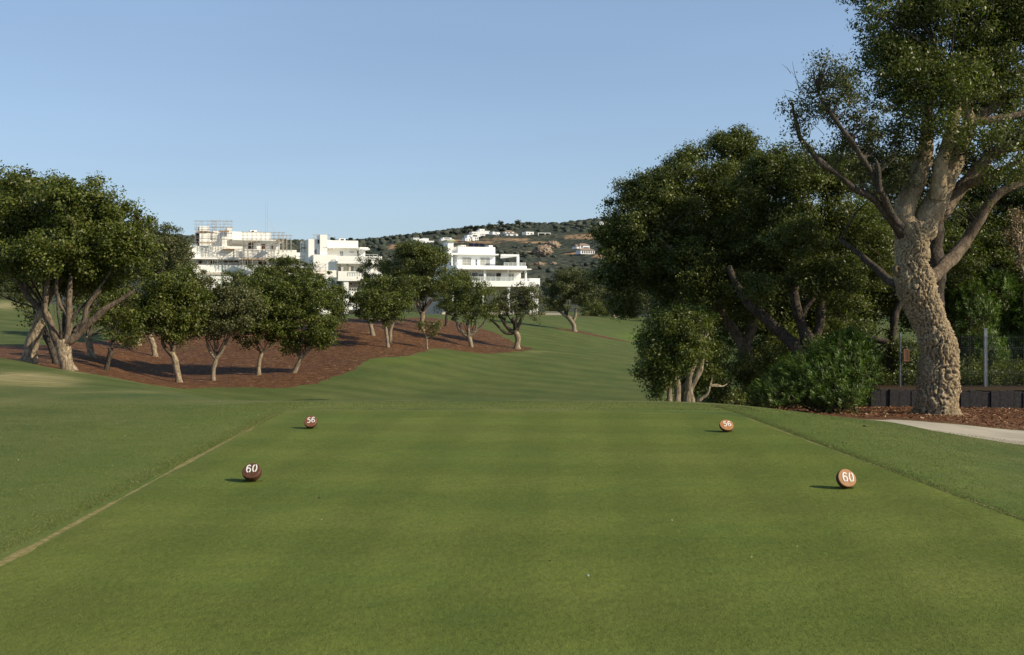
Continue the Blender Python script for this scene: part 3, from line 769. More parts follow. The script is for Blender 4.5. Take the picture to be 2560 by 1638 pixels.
tree('cork_oak', 'small oak with a single low right branch, third along the front edge', GG, (646, 41.0), [(647, 940, 6), (646, 915, 5), (652, 890, 4.5), (655, 880, 4)],
     [(690,760,60,55,.6), (660,790,76,70), (640,735,70,52,.5), (705,805,50,62), (620,835,36,34), (600,770,45,48,.4)], seed=31, nb=10, leaf=LF, lai=3.0,
     limbs=[[(653,885,3),(668,872,2.6),(680,862,2),(690,853,1.2)], [(652,888,3),(645,868,2.6),(642,850,1.6)]])
tree('cork_oak', 'round topped oak with a leaning base at the right end of the front row', GG, (733, 41.5), [(732, 938, 6.5), (742, 915, 5.5), (750, 898, 5), (753, 890, 4.5)],
     [(772,790,74,74), (740,725,70,50,.4), (725,852,34,34), (808,835,34,40), (705,790,40,50,.5)], mat='leaf_grove', bark='bark_pale', seed=33, nb=11, leaf=LF, lai=3.3,
     limbs=[[(752,895,4.2),(765,882,4),(780,868,3),(790,858,2)], [(748,893,3.5),(742,878,3),(738,862,2)]])
tree('cork_oak', 'broad dark oak rising in front of the scaffolded building', GG, (690, 56.0), [(690, 825, 7), (690, 780, 6.5), (692, 740, 6)],
     [(690,690,95,45), (640,700,90,35,.5), (760,700,75,45,-.3), (710,660,45,22), (604,706,40,28,-.4), (790,740,60,45)], mat='leaf', seed=35, nb=9, leaf=(.11,.062), lai=2.8)
tree('cork_oak', 'oak at the edge of the white block, its crown over the upper mulch', GG, (838, 58.0), [(838, 822, 4), (835, 800, 4), (832, 780, 3.5)],
     [(835,745,38,42), (850,780,25,25)], mat='leaf', seed=37, nb=8, leaf=(.11,.062), lai=2.8)
tree('cork_oak', 'small forked oak left of the twin pale trunks', GG, (930, 55.0), [(931, 834, 6), (927, 818, 5), (921, 800, 3)],
     [(912,760,42,46), (925,720,36,32,.4)], bark='bark_pale', seed=41, nb=8, leaf=(.11,.062), lai=2.9)
tree('cork_oak', 'slender oak with a thin pale trunk in front of its twin', GG, (969, 50.5), [(970, 855, 4.5), (966, 835, 4), (964, 815, 3.5)],
     [(955,775,46,40), (990,768,46,42), (930,745,34,34)], bark='bark_pale', seed=43, nb=9, leaf=(.10,.056), lai=2.7, limbs=[[(966,830,2.6),(960,815,2.2),(957,800,1.5)]])
tree('cork_oak', 'oak with a leaning pale trunk directly behind the slender one', GG, (976, 52.5), [(976, 846, 5), (976, 828, 4.5), (984, 806, 3)],
     [(1000,730,45,45), (960,720,45,40), (930,735,30,30)], bark='bark_pale', mat='leaf', seed=45, nb=9, leaf=(.10,.056), lai=2.9)
tree('cork_oak', 'tallest oak of the grove centre, dark crown beside the white villa', GG, (1054, 62.0), [(1055, 812, 6), (1056, 790, 6), (1056, 780, 6)],
     [(1050,650,75,50), (1060,700,90,55,.4), (1020,720,75,45,-.4), (1030,625,45,24), (1095,640,36,24,.3), (985,670,35,25)], mat='leaf', seed=47, nb=11, leaf=(.12,.066), lai=3.0, rc=.36,
     limbs=[[(1053,785,4.5),(1045,768,4),(1044,750,3)], [(1058,785,4.5),(1066,765,4),(1078,748,2.5)], [(1060,775,3),(1075,758,2.2),(1088,745,1.4)]])
tree('oak_sapling', 'little sapling with tufts of bright leaves in the open mulch', GG, (1068, 52.0), [(1068, 867, 2.6), (1067, 852, 2.4), (1064, 838, 2)],
     [(1075,820,22,15), (1055,812,15,11), (1092,812,12,9), (1086,833,9,7)], bark='bark_pale', seed=49, nb=6, leaf=(.085,.05), lai=2.2, twigs=10,
     limbs=[[(1066,842,1.8),(1058,828,1.4),(1050,818,1)], [(1067,845,1.8),(1080,836,1.5),(1088,822,1)]])
tree('cork_oak', 'dark slim trunked oak half hidden behind the crooked pale one', GG, (1115, 68.0), [(1115, 813, 4), (1116, 795, 3.6), (1117, 780, 3.4)],
     [(1120,730,55,50), (1140,700,45,30,.3)], bark='bark_dark', mat='leaf', seed=51, nb=8, leaf=(.12,.066), lai=2.7)
tree('cork_oak', 'crooked pale oak with candelabra limbs on the mulch point', GG, (1178, 57.5), [(1180, 877, 6.5), (1177, 858, 6), (1172, 840, 5.5), (1172, 834, 5)],
     [(1165,770,55,38), (1130,760,45,38,.3), (1195,735,48,38,.3), (1150,715,45,30,.5), (1220,775,32,28)], bark='bark_pale', mat='leaf_grove', seed=53, nb=9, leaf=(.10,.056), lai=2.1, gap=.05,
     limbs=[[(1172,843,5),(1160,835,4.6),(1147,822,4.4),(1144,808,4),(1135,795,3)], [(1173,838,5),(1170,822,4),(1174,800,3.2),(1176,780,2)], [(1176,838,4.6),(1190,828,3.8),(1205,815,3),(1215,798,2)], [(1189,828,3),(1192,812,2.4),(1188,798,1.6)], [(1150,822,3),(1153,806,2.4)]])
tree('cork_oak', 'dark limbed oak at the right tip of the mulch bed', GG, (1294, 60.0), [(1292, 868, 8), (1295, 850, 7), (1292, 838, 7.5), (1288, 826, 7)],
     [(1290,765,55,42), (1310,730,42,26,.3), (1250,770,35,35,.2), (1330,770,30,32)], bark='bark', mat='leaf_grey', seed=57, nb=9, leaf=(.10,.056), lai=2.2, gap=.05,
     limbs=[[(1287,832,5.5),(1275,825,5),(1262,810,4.4),(1252,795,3.6),(1246,785,2.4)], [(1282,834,4),(1262,832,3.6),(1245,815,3),(1225,800,2)], [(1290,828,6),(1288,808,5),(1280,795,4)], [(1293,828,5),(1300,805,4),(1305,788,2.6)]])
tree('cork_oak', 'lone oak on the fairway with its own small ring of mulch', 'oaks beyond the fairway', (1437, 80.5), [(1437, 829, 6), (1433, 810, 5.5), (1424, 796, 6), (1418, 790, 5)],
     [(1430,715,68,45), (1400,725,45,42,.4), (1465,730,42,40,-.3), (1425,692,45,22), (1385,760,24,22)], bark='bark_pale', mat='leaf_grey', seed=59, nb=10, leaf=(.13,.07), lai=2.9, rc=.36,
     limbs=[[(1422,796,4.5),(1408,785,3.6),(1390,772,2)], [(1431,806,4.5),(1438,790,4),(1440,770,3)]])

GB = 'oaks beyond the fairway'
bgs = [(1540, 128, [(1537,794,4),(1528,782,4),(1522,776,3)], [(1540,745,52,34),(1520,730,40,24)], 'leaf_grey', 'spreading oak with twin pale stems on the fairway horizon'),
       (1625, 122, [(1626,799,4),(1622,785,3),(1616,775,2)], [(1625,755,40,28)], 'leaf_grey', 'thin grey branched oak right of the twin stemmed one'),
       (1590, 150, [(1590,798,3),(1590,780,3)], [(1585,740,45,40),(1620,730,45,35)], 'leaf_far', 'dark oak behind the two pale stemmed oaks'),
       (1490, 145, [(1490,798,3),(1490,780,3)], [(1482,760,32,30),(1500,770,30,24)], 'leaf', 'low dark oak filling the gap behind the lone fairway oak'),
       (1360, 140, [(1375,792,3),(1375,775,3)], [(1385,765,25,22)], 'leaf', 'small dark oak beside the white column of the villa'),
       (1690, 140, [(1690,798,3),(1690,780,3)], [(1690,750,60,42)], 'leaf_far', 'hazy oak far behind the multi stemmed tree'),
       (20, 95, [(20,745,4),(20,725,4)], [(20,700,60,42),(-40,690,60,55),(70,720,30,28)], 'leaf', 'dark oak on the far slope at the left edge'),
       (930, 100, [(935,790,3),(935,770,3)], [(925,660,36,30),(935,720,40,50)], 'leaf_far', 'oak in front of the gap between the white buildings')]
for i, (u, Y, tr, cr, mt, lb) in enumerate(bgs):
    tree('oak', lb, GB, (u, Y), tr, cr, mat=mt, bark='bark_pale' if i < 2 else 'bark_dark', seed=70+i, nb=8, leaf=(.16,.09), lai=2.6, rc=.4, twigs=8)
# low hedges behind the fairway crest
def shrub(name, label, u, v, ru, rv, Y, mat='leaf', leaf=(.1,.055), lai=2.6, seed=1, nb=9, group=None, rc=.3, cat='shrub', dep=.9, grounded=True):
    g = G(u, Y); root = empty(name, g, label, cat, group)
    bl = sub_blobs(u, v, ru, rv, Y, nb, seed, depth=dep)
    data, cl = foliage(bl, leaf, lai, rc, seed); leaf_obj('foliage', data, M[mat], root, g)
    t = Tubes(); rng = np.random.default_rng(seed)
    for i in range(6):
        q = cl[rng.integers(len(cl))]; b = np.array(g)+np.array([rng.uniform(-.1,.1), rng.uniform(-.1,.1), -.05])
        t.add([b, (b+q)/2+rng.normal(size=3)*.05, q], [.03, .02, .008], 5, .25, 0, 1)
    t.build('stems', M['bark_dark'], root, g)
    return root
for i, (u, v, ru, rv, Y, mt, lb) in enumerate([(1500,775,60,20,135,'leaf','long dark hedge at the foot of the far oaks'), (1580,780,50,16,132,'leaf_far','rounded grey green bush at the right of the far hedge'),
        (1400,772,28,14,134,'leaf','dark bush behind the low villa wall'), (1660,785,50,20,125,'leaf_far','scrubby bush behind the multi stemmed tree'),
        (30,738,60,14,88,'leaf_grey','low bushes lining the far left slope'), (90,735,40,16,90,'leaf','dark bush above the left fairway slope')]):
    shrub('bush', lb, u, v, ru, rv, Y, mt, (.15,.09), 3.0, 90+i, 9, 'bushes along the horizon', .4)
# ------------------------------------------------------------------ right hand side
def big_tree():
    Y = 21.3; g = G(2352, Y); k = Y/F
    root = empty('cork_oak', g, 'huge cork oak with a bent, deeply furrowed trunk beside the concrete path', 'tree', 'large oaks on the right')
    tr = [(2341,1042,64),(2342,1026,53),(2344,971,49),(2346,904,45),(2340,850,44),(2328,812,41),(2308,769,41),(2296,735,43),(2283,695,45),(2279,661,40),(2282,627,39),(2283,600,41),(2284,575,44),(2283,556,40)]
    tb = Tubes(); tb.add([np.array(P(u, v, Y)) for u, v, r in tr], [r*k for u, v, r in tr], 150, 0.018, 0.22, 2.0, 5.0, disp=0.068, plates=True)
    tb.build('trunk', M['bark_big'], root, g)
    # two healed branch collars
    for (u, v, r) in ((2250, 676, 12), (2284, 666, 8)):
        bm = bmesh.new(); c = P(u, v, Y-0.29 if u > 2260 else Y-0.17)-g
        V_ = []; Q_ = []; n1, n2 = 20, 10
        for i in range(n1):
            a = 2*math.pi*i/n1
            for j in range(n2):
                b = 2*math.pi*j/n2; R1 = r*k*(1+.15*math.sin(3*a)); R2 = r*k*(.5+.12*math.sin(2*a+u))
                V_.append((c.x+(R1+R2*math.cos(b))*math.cos(a), c.y+R2*math.sin(b)*1.2, c.z+(R1+R2*math.cos(b))*math.sin(a)))
                Q_.append((i*n2+j, ((i+1) % n1)*n2+j, ((i+1) % n1)*n2+(j+1) % n2, i*n2+(j+1) % n2))
        bm.free()
        link_mesh('burl', np_mesh('burl', V_, Q_, True), M['bark_big'], root)
    limbs = [
      [(2272,575,34),(2262,545,27),(2268,505,25),(2290,462,23),(2308,400,19),(2315,350,16),(2320,295,13),(2330,227,10),(2345,150,6)],
      [(2300,585,36),(2318,548,31),(2342,500,28),(2368,445,25),(2392,385,20),(2410,335,17),(2420,300,14),(2410,240,11),(2400,160,7)],
      [(2310,565,24,.4),(2352,530,20,.5),(2411,462,17,.6),(2452,412,15,.6),(2493,376,13,.5),(2560,364,10,.3),(2640,350,7)],
      [(2300,712,13,.25),(2335,690,17,.5),(2372,655,17,.9),(2411,609,16,1.2),(2443,559,14,1.2),(2488,491,12,1.1),(2556,455,10,1),(2640,400,7,1)],
      [(2266,596,15,0),(2240,566,11.5,-.2),(2215,532,9.5,-.4),(2179,491,8.5,-.6),(2138,473,7.5,-.8),(2093,436,7,-.9),(2056,409,8,-1),(2029,377,7,-1),(2002,345,6,-1),(1988,300,4.5,-1),(1979,250,2.5,-1)],
      [(2258,575,11,-.1),(2230,540,9,-.4),(2202,482,8,-.7),(2184,441,7.5,-.9),(2156,395,6.8,-1.1),(2125,350,6,-1.2),(2088,300,5.5,-1.3),(2056,255,4,-1.3),(2040,215,2,-1.3)],
      [(2200,480,7,-1),(2194,430,6,-1),(2188,400,4,-1)],
      [(2375,432,20,.2),(2400,350,18,.3),(2443,295,17,.3),(2488,264,14,.3),(2560,230,11,.3),(2640,200,8,.2)],
      [(2345,495,20,-.2),(2352,420,16,-.4),(2375,336,15,-.5),(2390,260,12,-.5),(2370,170,8,-.4)],
      [(2420,310,12),(2470,300,10),(2530,290,8),(2600,270,5)],
      [(2275,705,15,.3),(2228,705,12,.8),(2184,667,10,1.2),(2147,634,8,1.5),(2100,600,6,1.8)],
      [(2411,462,12,.6),(2450,450,10,.2),(2500,425,9,-.2),(2560,400,7,-.3)],
    ]
    for i, lm in enumerate(limbs):
        pp = [np.array(P(q[0], q[1], Y+(q[3] if len(q) > 3 else 0))) for q in lm]
        big = lm[0][2] > 20
        t = Tubes(); t.add(pp, [q[2]*k for q in lm], 40 if big else 14, 0.04 if big else 0.08, 0.2, 3.4, i*3.0, disp=0.024 if big else 0.006, wig=0.03)
        t.build('limb', M['bark_mid' if i in (2, 3, 7, 9, 11) else 'bark_big' if i not in (4, 5, 6, 10) else 'bark_dark'], root, g)
    bl = []
    def add(u, v, ru, rv, dY=0, d=1.0, n=10, s=3, size=.4): bl.extend(sub_blobs(u, v, ru, rv, Y+dY, n, s, size=size, dens=d, depth=.74))
    add(2320,70,170,130,0,1.0,14,3); add(2480,110,140,150,.4,1.05,12,4); add(2225,150,95,90,-.3,.85,12,5); add(2400,225,150,75,.3,.85,12,6)
    add(2330,-45,210,85,0,1,12,7); add(2560,-20,180,200,.5,1,12,8); add(2545,300,90,110,.6,.8,10,9); add(2250,235,75,55,.2,.6,9,10)
    add(2420,330,110,60,-.9,.6,9,21); add(2300,300,80,70,-.7,.55,9,22); add(2530,420,80,60,-.6,.5,8,23); add(2350,200,120,80,-.9,.8,10,24)
    add(2190,40,55,60,-.6,.7,8,12,.36); add(2160,100,35,28,-.6,.7,6,13,.36)
    data, cl = foliage(bl, (0.085, 0.034), 3.2, .27, 21, gap=.12)
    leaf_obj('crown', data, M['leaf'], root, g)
    bl2 = []
    def add2(u, v, ru, rv, dY, d, s): bl2.extend(sub_blobs(u, v, ru, rv, Y+dY, 8, s, size=.4, dens=d))
    add2(2085,225,75,70,-1.2,1.35,31); add2(2000,290,45,62,-1.0,.7,32); add2(2150,300,75,80,-.8,1.2,33); add2(2110,380,70,60,-.6,.85,43); add2(2210,440,70,60,-.2,.95,44); add2(2215,370,80,80,-.3,.85,34); add2(2290,300,75,60,.2,.5,35)
    add2(2055,165,38,36,-1.3,.5,36); add2(2330,420,90,60,1.2,.8,37); add2(2440,380,90,60,1.2,.9,38); add2(2250,470,70,60,1.2,.8,41); add2(2480,330,80,50,-.5,.6,42); add2(2010,370,38,30,-1,.24,39); add2(2400,520,90,60,1.4,.35,40)
    data2, cl2 = foliage(bl2, (0.07, 0.032), 2.0, .22, 22, gap=.14)
    leaf_obj('outer_foliage', data2, M['leaf_grey'], root, g)
    tw = Tubes(); rng = np.random.default_rng(3)
    sk = [np.array(P(q[0], q[1], Y+(q[3] if len(q) > 3 else 0))) for lm in limbs for q in lm[3:]]
    SK = np.array(sk)
    for q in np.concatenate([cl[rng.permutation(len(cl))[:110]], cl2[rng.permutation(len(cl2))[:130]]]):
        e = SK[np.argmin(((SK-q)**2).sum(1))]; L = np.linalg.norm(q-e)
        if L > 2.2: continue
        tw.add([e, (e+q)/2+rng.normal(size=3)*.08*L, q], [.012+.012*L, .010+.005*L, .004], 5, .15, 0, 1, wig=.03)
    # bare twig ends sticking out on the sparse left side
    for i in range(40):
        b = P(rng.uniform(1975, 2100), rng.uniform(180, 340), Y-1+rng.uniform(-.3, .3)); d = np.array([rng.uniform(-.35, .12), rng.uniform(-.1, .1), rng.uniform(.15, .5)])
        b = np.array(b); tw.add([b, b+d*.5+rng.normal(size=3)*.02, b+d], [.006, .005, .002], 4, .1, 0, 1)
    tw.build('twigs', M['bark_dark'], root, g)
big_tree()

GR = 'large oaks on the right'
def crown_tree(name, label, base, limbs, crowns, mat, bark, seed, leaf, lai, rc=.3, nb=11, gap=.05, tw=40, group=GR, dmat=None, sides=16):
    u0, Y = base; g = G(u0, Y); k = Y/F
    root = empty(name, g, label, 'tree', group)
    for i, lm in enumerate(limbs):
        pp = [np.array(P(q[0], q[1], Y+(q[3] if len(q) > 3 else 0))) for q in lm]
        t = Tubes(); t.add(pp, [q[2]*k for q in lm], sides, 0.08, 0.3, 3.0, seed+i, disp=0.014 if lm[0][2] > 9 else .004, wig=.05)
        t.build('trunk' if lm[0][1] > 900 else 'limb', M[bark], root, g)
    bl = []
    for ci, c in enumerate(crowns):
        bl += sub_blobs(c[0], c[1], c[2], c[3], Y+(c[4] if len(c) > 4 else 0), nb, seed*5+ci, size=.42, dens=c[5] if len(c) > 5 else 1)
    data, cl = foliage(bl, leaf, lai, rc, seed, gap)
    leaf_obj('crown', data, M[mat], root, g)
    rng = np.random.default_rng(seed); SK = []; LI = []
    for i, lm in enumerate(limbs):
        for q in lm[2:]: SK.append(np.array(P(q[0], q[1], Y+(q[3] if len(q) > 3 else 0)))); LI.append(i)
    SK = np.array(SK); tb = {}
    for q in cl[rng.permutation(len(cl))[:tw]]:
        j = np.argmin(((SK-q)**2).sum(1)); e = SK[j]; L = np.linalg.norm(q-e); t = tb.setdefault(int(j), Tubes())
        t.add([e, (e+q)/2+rng.normal(size=3)*.1*L+np.array([0, 0, .1*L]), q], [.018+.010*L, .012+.006*L, .006], 5, .25, 0, 1, wig=.05)
    for t in tb.values(): t.build('branch', M['bark_dark' if bark == 'bark_mid' else bark], root, g)
    return root

crown_tree('cork_oak', 'massive oak left of the oleander, its crown reaching out over the fairway', (1868, 28.5),
  [[(1882,985,24),(1879,957,22),(1868,915,20),(1864,884,19),(1862,860,17)],
   [(1866,880,15),(1850,850,13),(1828,815,13),(1805,785,12),(1782,753,10,-.5),(1750,700,8,-1),(1700,640,6,-1.5),(1640,600,4,-1.5)],
   [(1862,872,13),(1880,820,12),(1889,770,11),(1889,738,12),(1870,690,9),(1850,620,7),(1830,540,5)],
   [(1885,745,9),(1910,735,8),(1950,720,7),(1990,722,6)]],
  [(1640,560,125,120,-.8), (1735,470,120,90,-.3), (1590,640,95,70,-1), (1770,610,150,110,0), (1590,480,55,42,-.6), (1835,370,72,42), (1690,710,95,50,-.4), (1812,352,26,26), (1735,385,40,22,-.2), (1850,348,28,34),
   (1510,585,38,22,-1.2,.8), (1497,690,34,26,-1.2,.7), (1540,600,40,70,-1), (1850,470,95,90,.3), (1556,700,50,40,-1), (1640,480,70,60,-.5), (1560,760,45,34,-1), (1770,740,80,50,.5), (1680,770,70,40,.4), (1830,680,80,60,-.9), (1770,715,75,50,-1.7), (1900,640,80,60,-1.6), (1730,650,80,60,-1.9), (1860,770,50,34,-1.5), (1720,790,55,32,-.8)], 'leaf', 'bark_mid', 101, (.07,.038), 4.2, .26, gap=.06)
crown_tree('cork_oak', 'tangled oak with three twisting stems behind the oleander', (2020, 26.0),
  [[(2012,930,24),(2008,890,22),(1985,862,18),(1967,845,14),(1918,801,13.5),(1870,758,12),(1840,712,9),(1821,665,7)],
   [(2032,930,24),(2030,870,23),(2012,830,15),(1996,797,12),(1987,738,10),(1990,680,8),(1975,600,6)],
   [(2003,800,9),(2012,772,8),(2035,735,9),(2030,700,8),(2012,680,6),(2000,640,4)],
   [(2036,860,14),(2046,826,11),(2055,760,10),(2057,715,9),(2066,670,7),(2090,600,5)],
   [(2060,725,7),(2085,700,6),(2078,672,4)]],
  [(1960,480,125,100), (2045,430,95,52,.3), (2100,560,115,100,.5), (1990,610,105,70,.6), (1925,410,60,35), (2110,450,60,50,.5), (1900,560,70,60,.8), (2180,640,90,90,1.2), (1960,375,18,16), (2030,690,80,50,-1), (1950,700,70,45,1.2), (2130,420,70,50,1), (1990,590,80,55,-1.7), (2095,680,70,55,-1.4), (1900,720,55,38,-1.2), (2120,760,55,40,-.8)], 'leaf', 'bark_dark', 103, (.07,.038), 4.0, .26, gap=.05)  # dark bark here paints in the shade on the stems
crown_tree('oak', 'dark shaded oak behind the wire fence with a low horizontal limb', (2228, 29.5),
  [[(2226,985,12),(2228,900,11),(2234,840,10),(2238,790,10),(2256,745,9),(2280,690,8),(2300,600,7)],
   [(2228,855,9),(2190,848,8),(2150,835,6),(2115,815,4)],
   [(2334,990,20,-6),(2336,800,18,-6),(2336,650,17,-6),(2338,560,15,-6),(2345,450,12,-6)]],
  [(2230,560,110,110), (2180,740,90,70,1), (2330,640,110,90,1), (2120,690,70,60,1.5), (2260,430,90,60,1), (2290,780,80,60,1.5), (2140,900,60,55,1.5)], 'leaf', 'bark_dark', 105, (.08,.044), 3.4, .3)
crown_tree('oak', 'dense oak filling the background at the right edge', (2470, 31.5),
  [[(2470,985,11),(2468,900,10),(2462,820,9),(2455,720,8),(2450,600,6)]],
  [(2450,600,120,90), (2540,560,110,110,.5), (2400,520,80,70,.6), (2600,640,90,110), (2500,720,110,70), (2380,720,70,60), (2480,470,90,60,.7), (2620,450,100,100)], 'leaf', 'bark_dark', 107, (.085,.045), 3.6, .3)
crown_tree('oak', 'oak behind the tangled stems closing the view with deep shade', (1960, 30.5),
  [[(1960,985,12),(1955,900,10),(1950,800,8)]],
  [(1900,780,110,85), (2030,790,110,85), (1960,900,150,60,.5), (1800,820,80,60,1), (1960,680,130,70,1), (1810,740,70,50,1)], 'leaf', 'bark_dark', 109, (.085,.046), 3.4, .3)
crown_tree('wild_olive', 'bushy tree on several pale splayed stems just beyond the tee crest', (1712, 22.0),
  [[(1677,1020,10),(1675,1000,9),(1673,963,8),(1682,935,5),(1690,905,3)],
   [(1695,1020,11),(1695,1000,10),(1692,956,9),(1685,919,6),(1680,890,4)],
   [(1716,1020,10),(1718,1000,9.5),(1732,958,9.5),(1752,912,8),(1762,880,4)],
   [(1731,1020,10),(1729,1000,9),(1720,968,8.5),(1729,927,8),(1742,893,6),(1748,860,3)],
   [(1704,1020,9,.2),(1705,985,8,.2),(1725,950,7,.2),(1735,925,5,.2)],
   [(1740,1020,5),(1745,1005,4.5),(1769,986,3.5),(1775,965,2)],
   [(1692,940,4),(1670,915,3),(1655,895,2)]],
  [(1675,860,80,66), (1638,905,42,58,-.2), (1700,890,60,45,-.5), (1735,880,55,60,.4), (1665,930,30,38,-.4), (1700,820,70,50,-.3), (1740,812,70,42,.3,.8), (1665,805,52,30,.1,.8), (1775,870,50,48,.5,.8), (1650,955,24,34,-.2,.8), (1614,850,20,26,-.1,.8), (1648,795,28,22,.2,.7), (1765,792,34,24,.4,.7), (1604,930,16,22,-.2,.7), (1700,775,30,18,0,.6), (1640,985,14,20,-.2,.5), (1775,950,46,46,.5,.8), (1720,960,50,34,.9,1)], 'leaf_grove', 'bark_pale', 111, (.062,.030), 3.0, .2, gap=.2, tw=90, group='oaks beyond the fairway', sides=12)
crown_tree('dry_tree', 'dead leaved tan branches at the right edge below the big limbs', (2540, 29.0),
  [[(2560,985,5),(2565,800,4),(2560,700,3.5),(2550,640,3)]],
  [(2535,590,26,36), (2560,640,26,40), (2545,540,20,20)], 'leaf_dry', 'bark_pale', 113, (.07,.04), 1.3, .2, gap=.1, nb=7, tw=20)

def oleander(name, label, blobs, Y, seed, n, ln=.11, group='oleander bushes', mat='leaf_ole', wd=.017):
    rng = np.random.default_rng(seed); g = G(blobs[0][0], Y); root = empty(name, g, label, 'shrub', group)
    k = Y/F; pos = []; nr = []; ax = []; cl = []; st = Tubes()
    tot = sum(b[2]*b[3] for b in blobs)
    for b in blobs:
        c = np.array(P(b[0], b[1], Y+(b[4] if len(b) > 4 else 0))); r = np.array([b[2]*k, max(b[2], b[3])*k*.8, b[3]*k])
        m = int(n*b[2]*b[3]/tot); d = rand_dirs(m, rng); d[:, 2] = np.abs(d[:, 2])*np.where(rng.random(m) < .72, 1, -1)
        base = c+d*r*rng.uniform(.55, .95, m)[:, None]
        up = d*.75+np.array([0, 0, .85])+rng.normal(size=(m, 3))*.18; up /= np.linalg.norm(up, axis=1)[:, None]
        for i in range(m):
            L = rng.uniform(.18, .36); nl = rng.integers(14, 24); t = rng.random(nl)**.8
            a = rng.uniform(0, 6.28, nl); x = np.cross(up[i], [0.2, .9, .1]); x /= np.linalg.norm(x); y = np.cross(up[i], x)
            out = np.outer(np.cos(a), x)+np.outer(np.sin(a), y)
            lift = rng.uniform(.35, 1.2, nl)[:, None]
            dr = out+up[i]*lift; dr /= np.linalg.norm(dr, axis=1)[:, None]
            p0 = base[i]+up[i]*(t*L)[:, None]
            pos.append(p0+dr*ln*.5); ax.append(dr); nr.append(np.cross(dr, np.cross(up[i], dr)+1e-4)+rng.normal(size=(nl, 3))*.1); cl.append(np.full(nl, rng.random()))
            if i % 3 == 0: st.add([base[i]-up[i]*.25, base[i]+up[i]*L*.9], [.008, .004], 4, .3, 0, 1)
    for i in range(10):
        q = pos[rng.integers(len(pos))][0]; bb = np.array(g)+np.array([rng.uniform(-.5, .5), rng.uniform(-.2, .2), -.1])
        st.add([bb, (bb+q)/2, q], [.03, .02, .01], 5, .3, 0, 1)
    pos = np.concatenate(pos); ax = np.concatenate(ax); nr = np.concatenate(nr); cl = np.concatenate(cl)
    data = leaf_quads(pos, nr, np.clip(rng.random(len(pos))*.9, 0, .93), cl, ln, wd, rng, axis=ax)
    leaf_obj('foliage', data, M[mat], root, g); st.build('stems', M['bark_dark'], root, g)
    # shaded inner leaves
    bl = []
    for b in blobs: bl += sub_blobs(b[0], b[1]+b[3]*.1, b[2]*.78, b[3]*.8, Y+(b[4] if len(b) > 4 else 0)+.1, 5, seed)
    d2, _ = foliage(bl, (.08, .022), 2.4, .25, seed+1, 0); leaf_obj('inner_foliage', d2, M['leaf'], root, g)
oleander('oleander', 'bright green oleander bush sloping down towards the tee crest', [(2090,940,80,78,0),(2020,965,82,58,-.2),(1945,995,62,32,-.3),(2145,925,42,72,.2),(2080,1000,80,30,-.3),(2120,880,40,35,.1)], 21.5, 5, 2600)
oleander('oleander', 'tall oleander behind the fence right of the big trunk', [(2420,800,62,95,0),(2480,740,60,60,.4),(2440,900,80,60,.2)], 30.5, 6, 1500, .15, wd=.022)
oleander('oleander', 'tall oleander at the right edge behind the grey fence post', [(2530,790,70,100,.2),(2590,840,70,110,0),(2540,910,70,60,.2)], 31.5, 7, 1500, .15, wd=.022)
for i, (u, v, ru, rv, Y, lb) in enumerate([(1800,995,60,26,24,'dark low bush between the splayed stems and the oleander'), (1880,992,60,28,24.5,'dark bush in shade under the massive oak'), (1790,965,34,30,24,'small olive bush beside the splayed stems'), (2185,935,55,60,30,'dark bush between the oleander and the wire fence'),
      (2330,930,60,60,29,'shaded bush behind the wire fence and big trunk'), (2250,900,60,80,29.5,'tall dark bush behind the left end of the fence'), (2400,940,70,45,29,'low bush behind the fence beside the big trunk'), (2540,940,80,50,29,'low bush behind the right end of the fence'), (1960,900,90,70,27,'big dark bush under the tangled oak'), (1840,930,60,50,28,'dark bush beneath the massive oak trunk'), (2205,950,40,30,28,'small dark bush at the left end of the timber wall'), (2300,952,55,30,28,'low dark plant behind the fence, left of the trunk'), (2395,952,55,30,28,'low dark plant behind the fence, right of the trunk'), (2480,952,55,32,28,'low dark plant beside the grey fence post'), (2570,952,60,32,28,'low dark plant behind the fence at the right edge'), (2110,830,70,60,27.5,'olive leaved bush glimpsed above the oleander'), (2050,905,60,60,24,'dark bush rising behind the oleander')]):
    shrub('bush', lb, u, v, ru, rv, Y, 'leaf', (.075,.038), 2.8, 130+i, 9, 'dark bushes under the large oaks', .25)

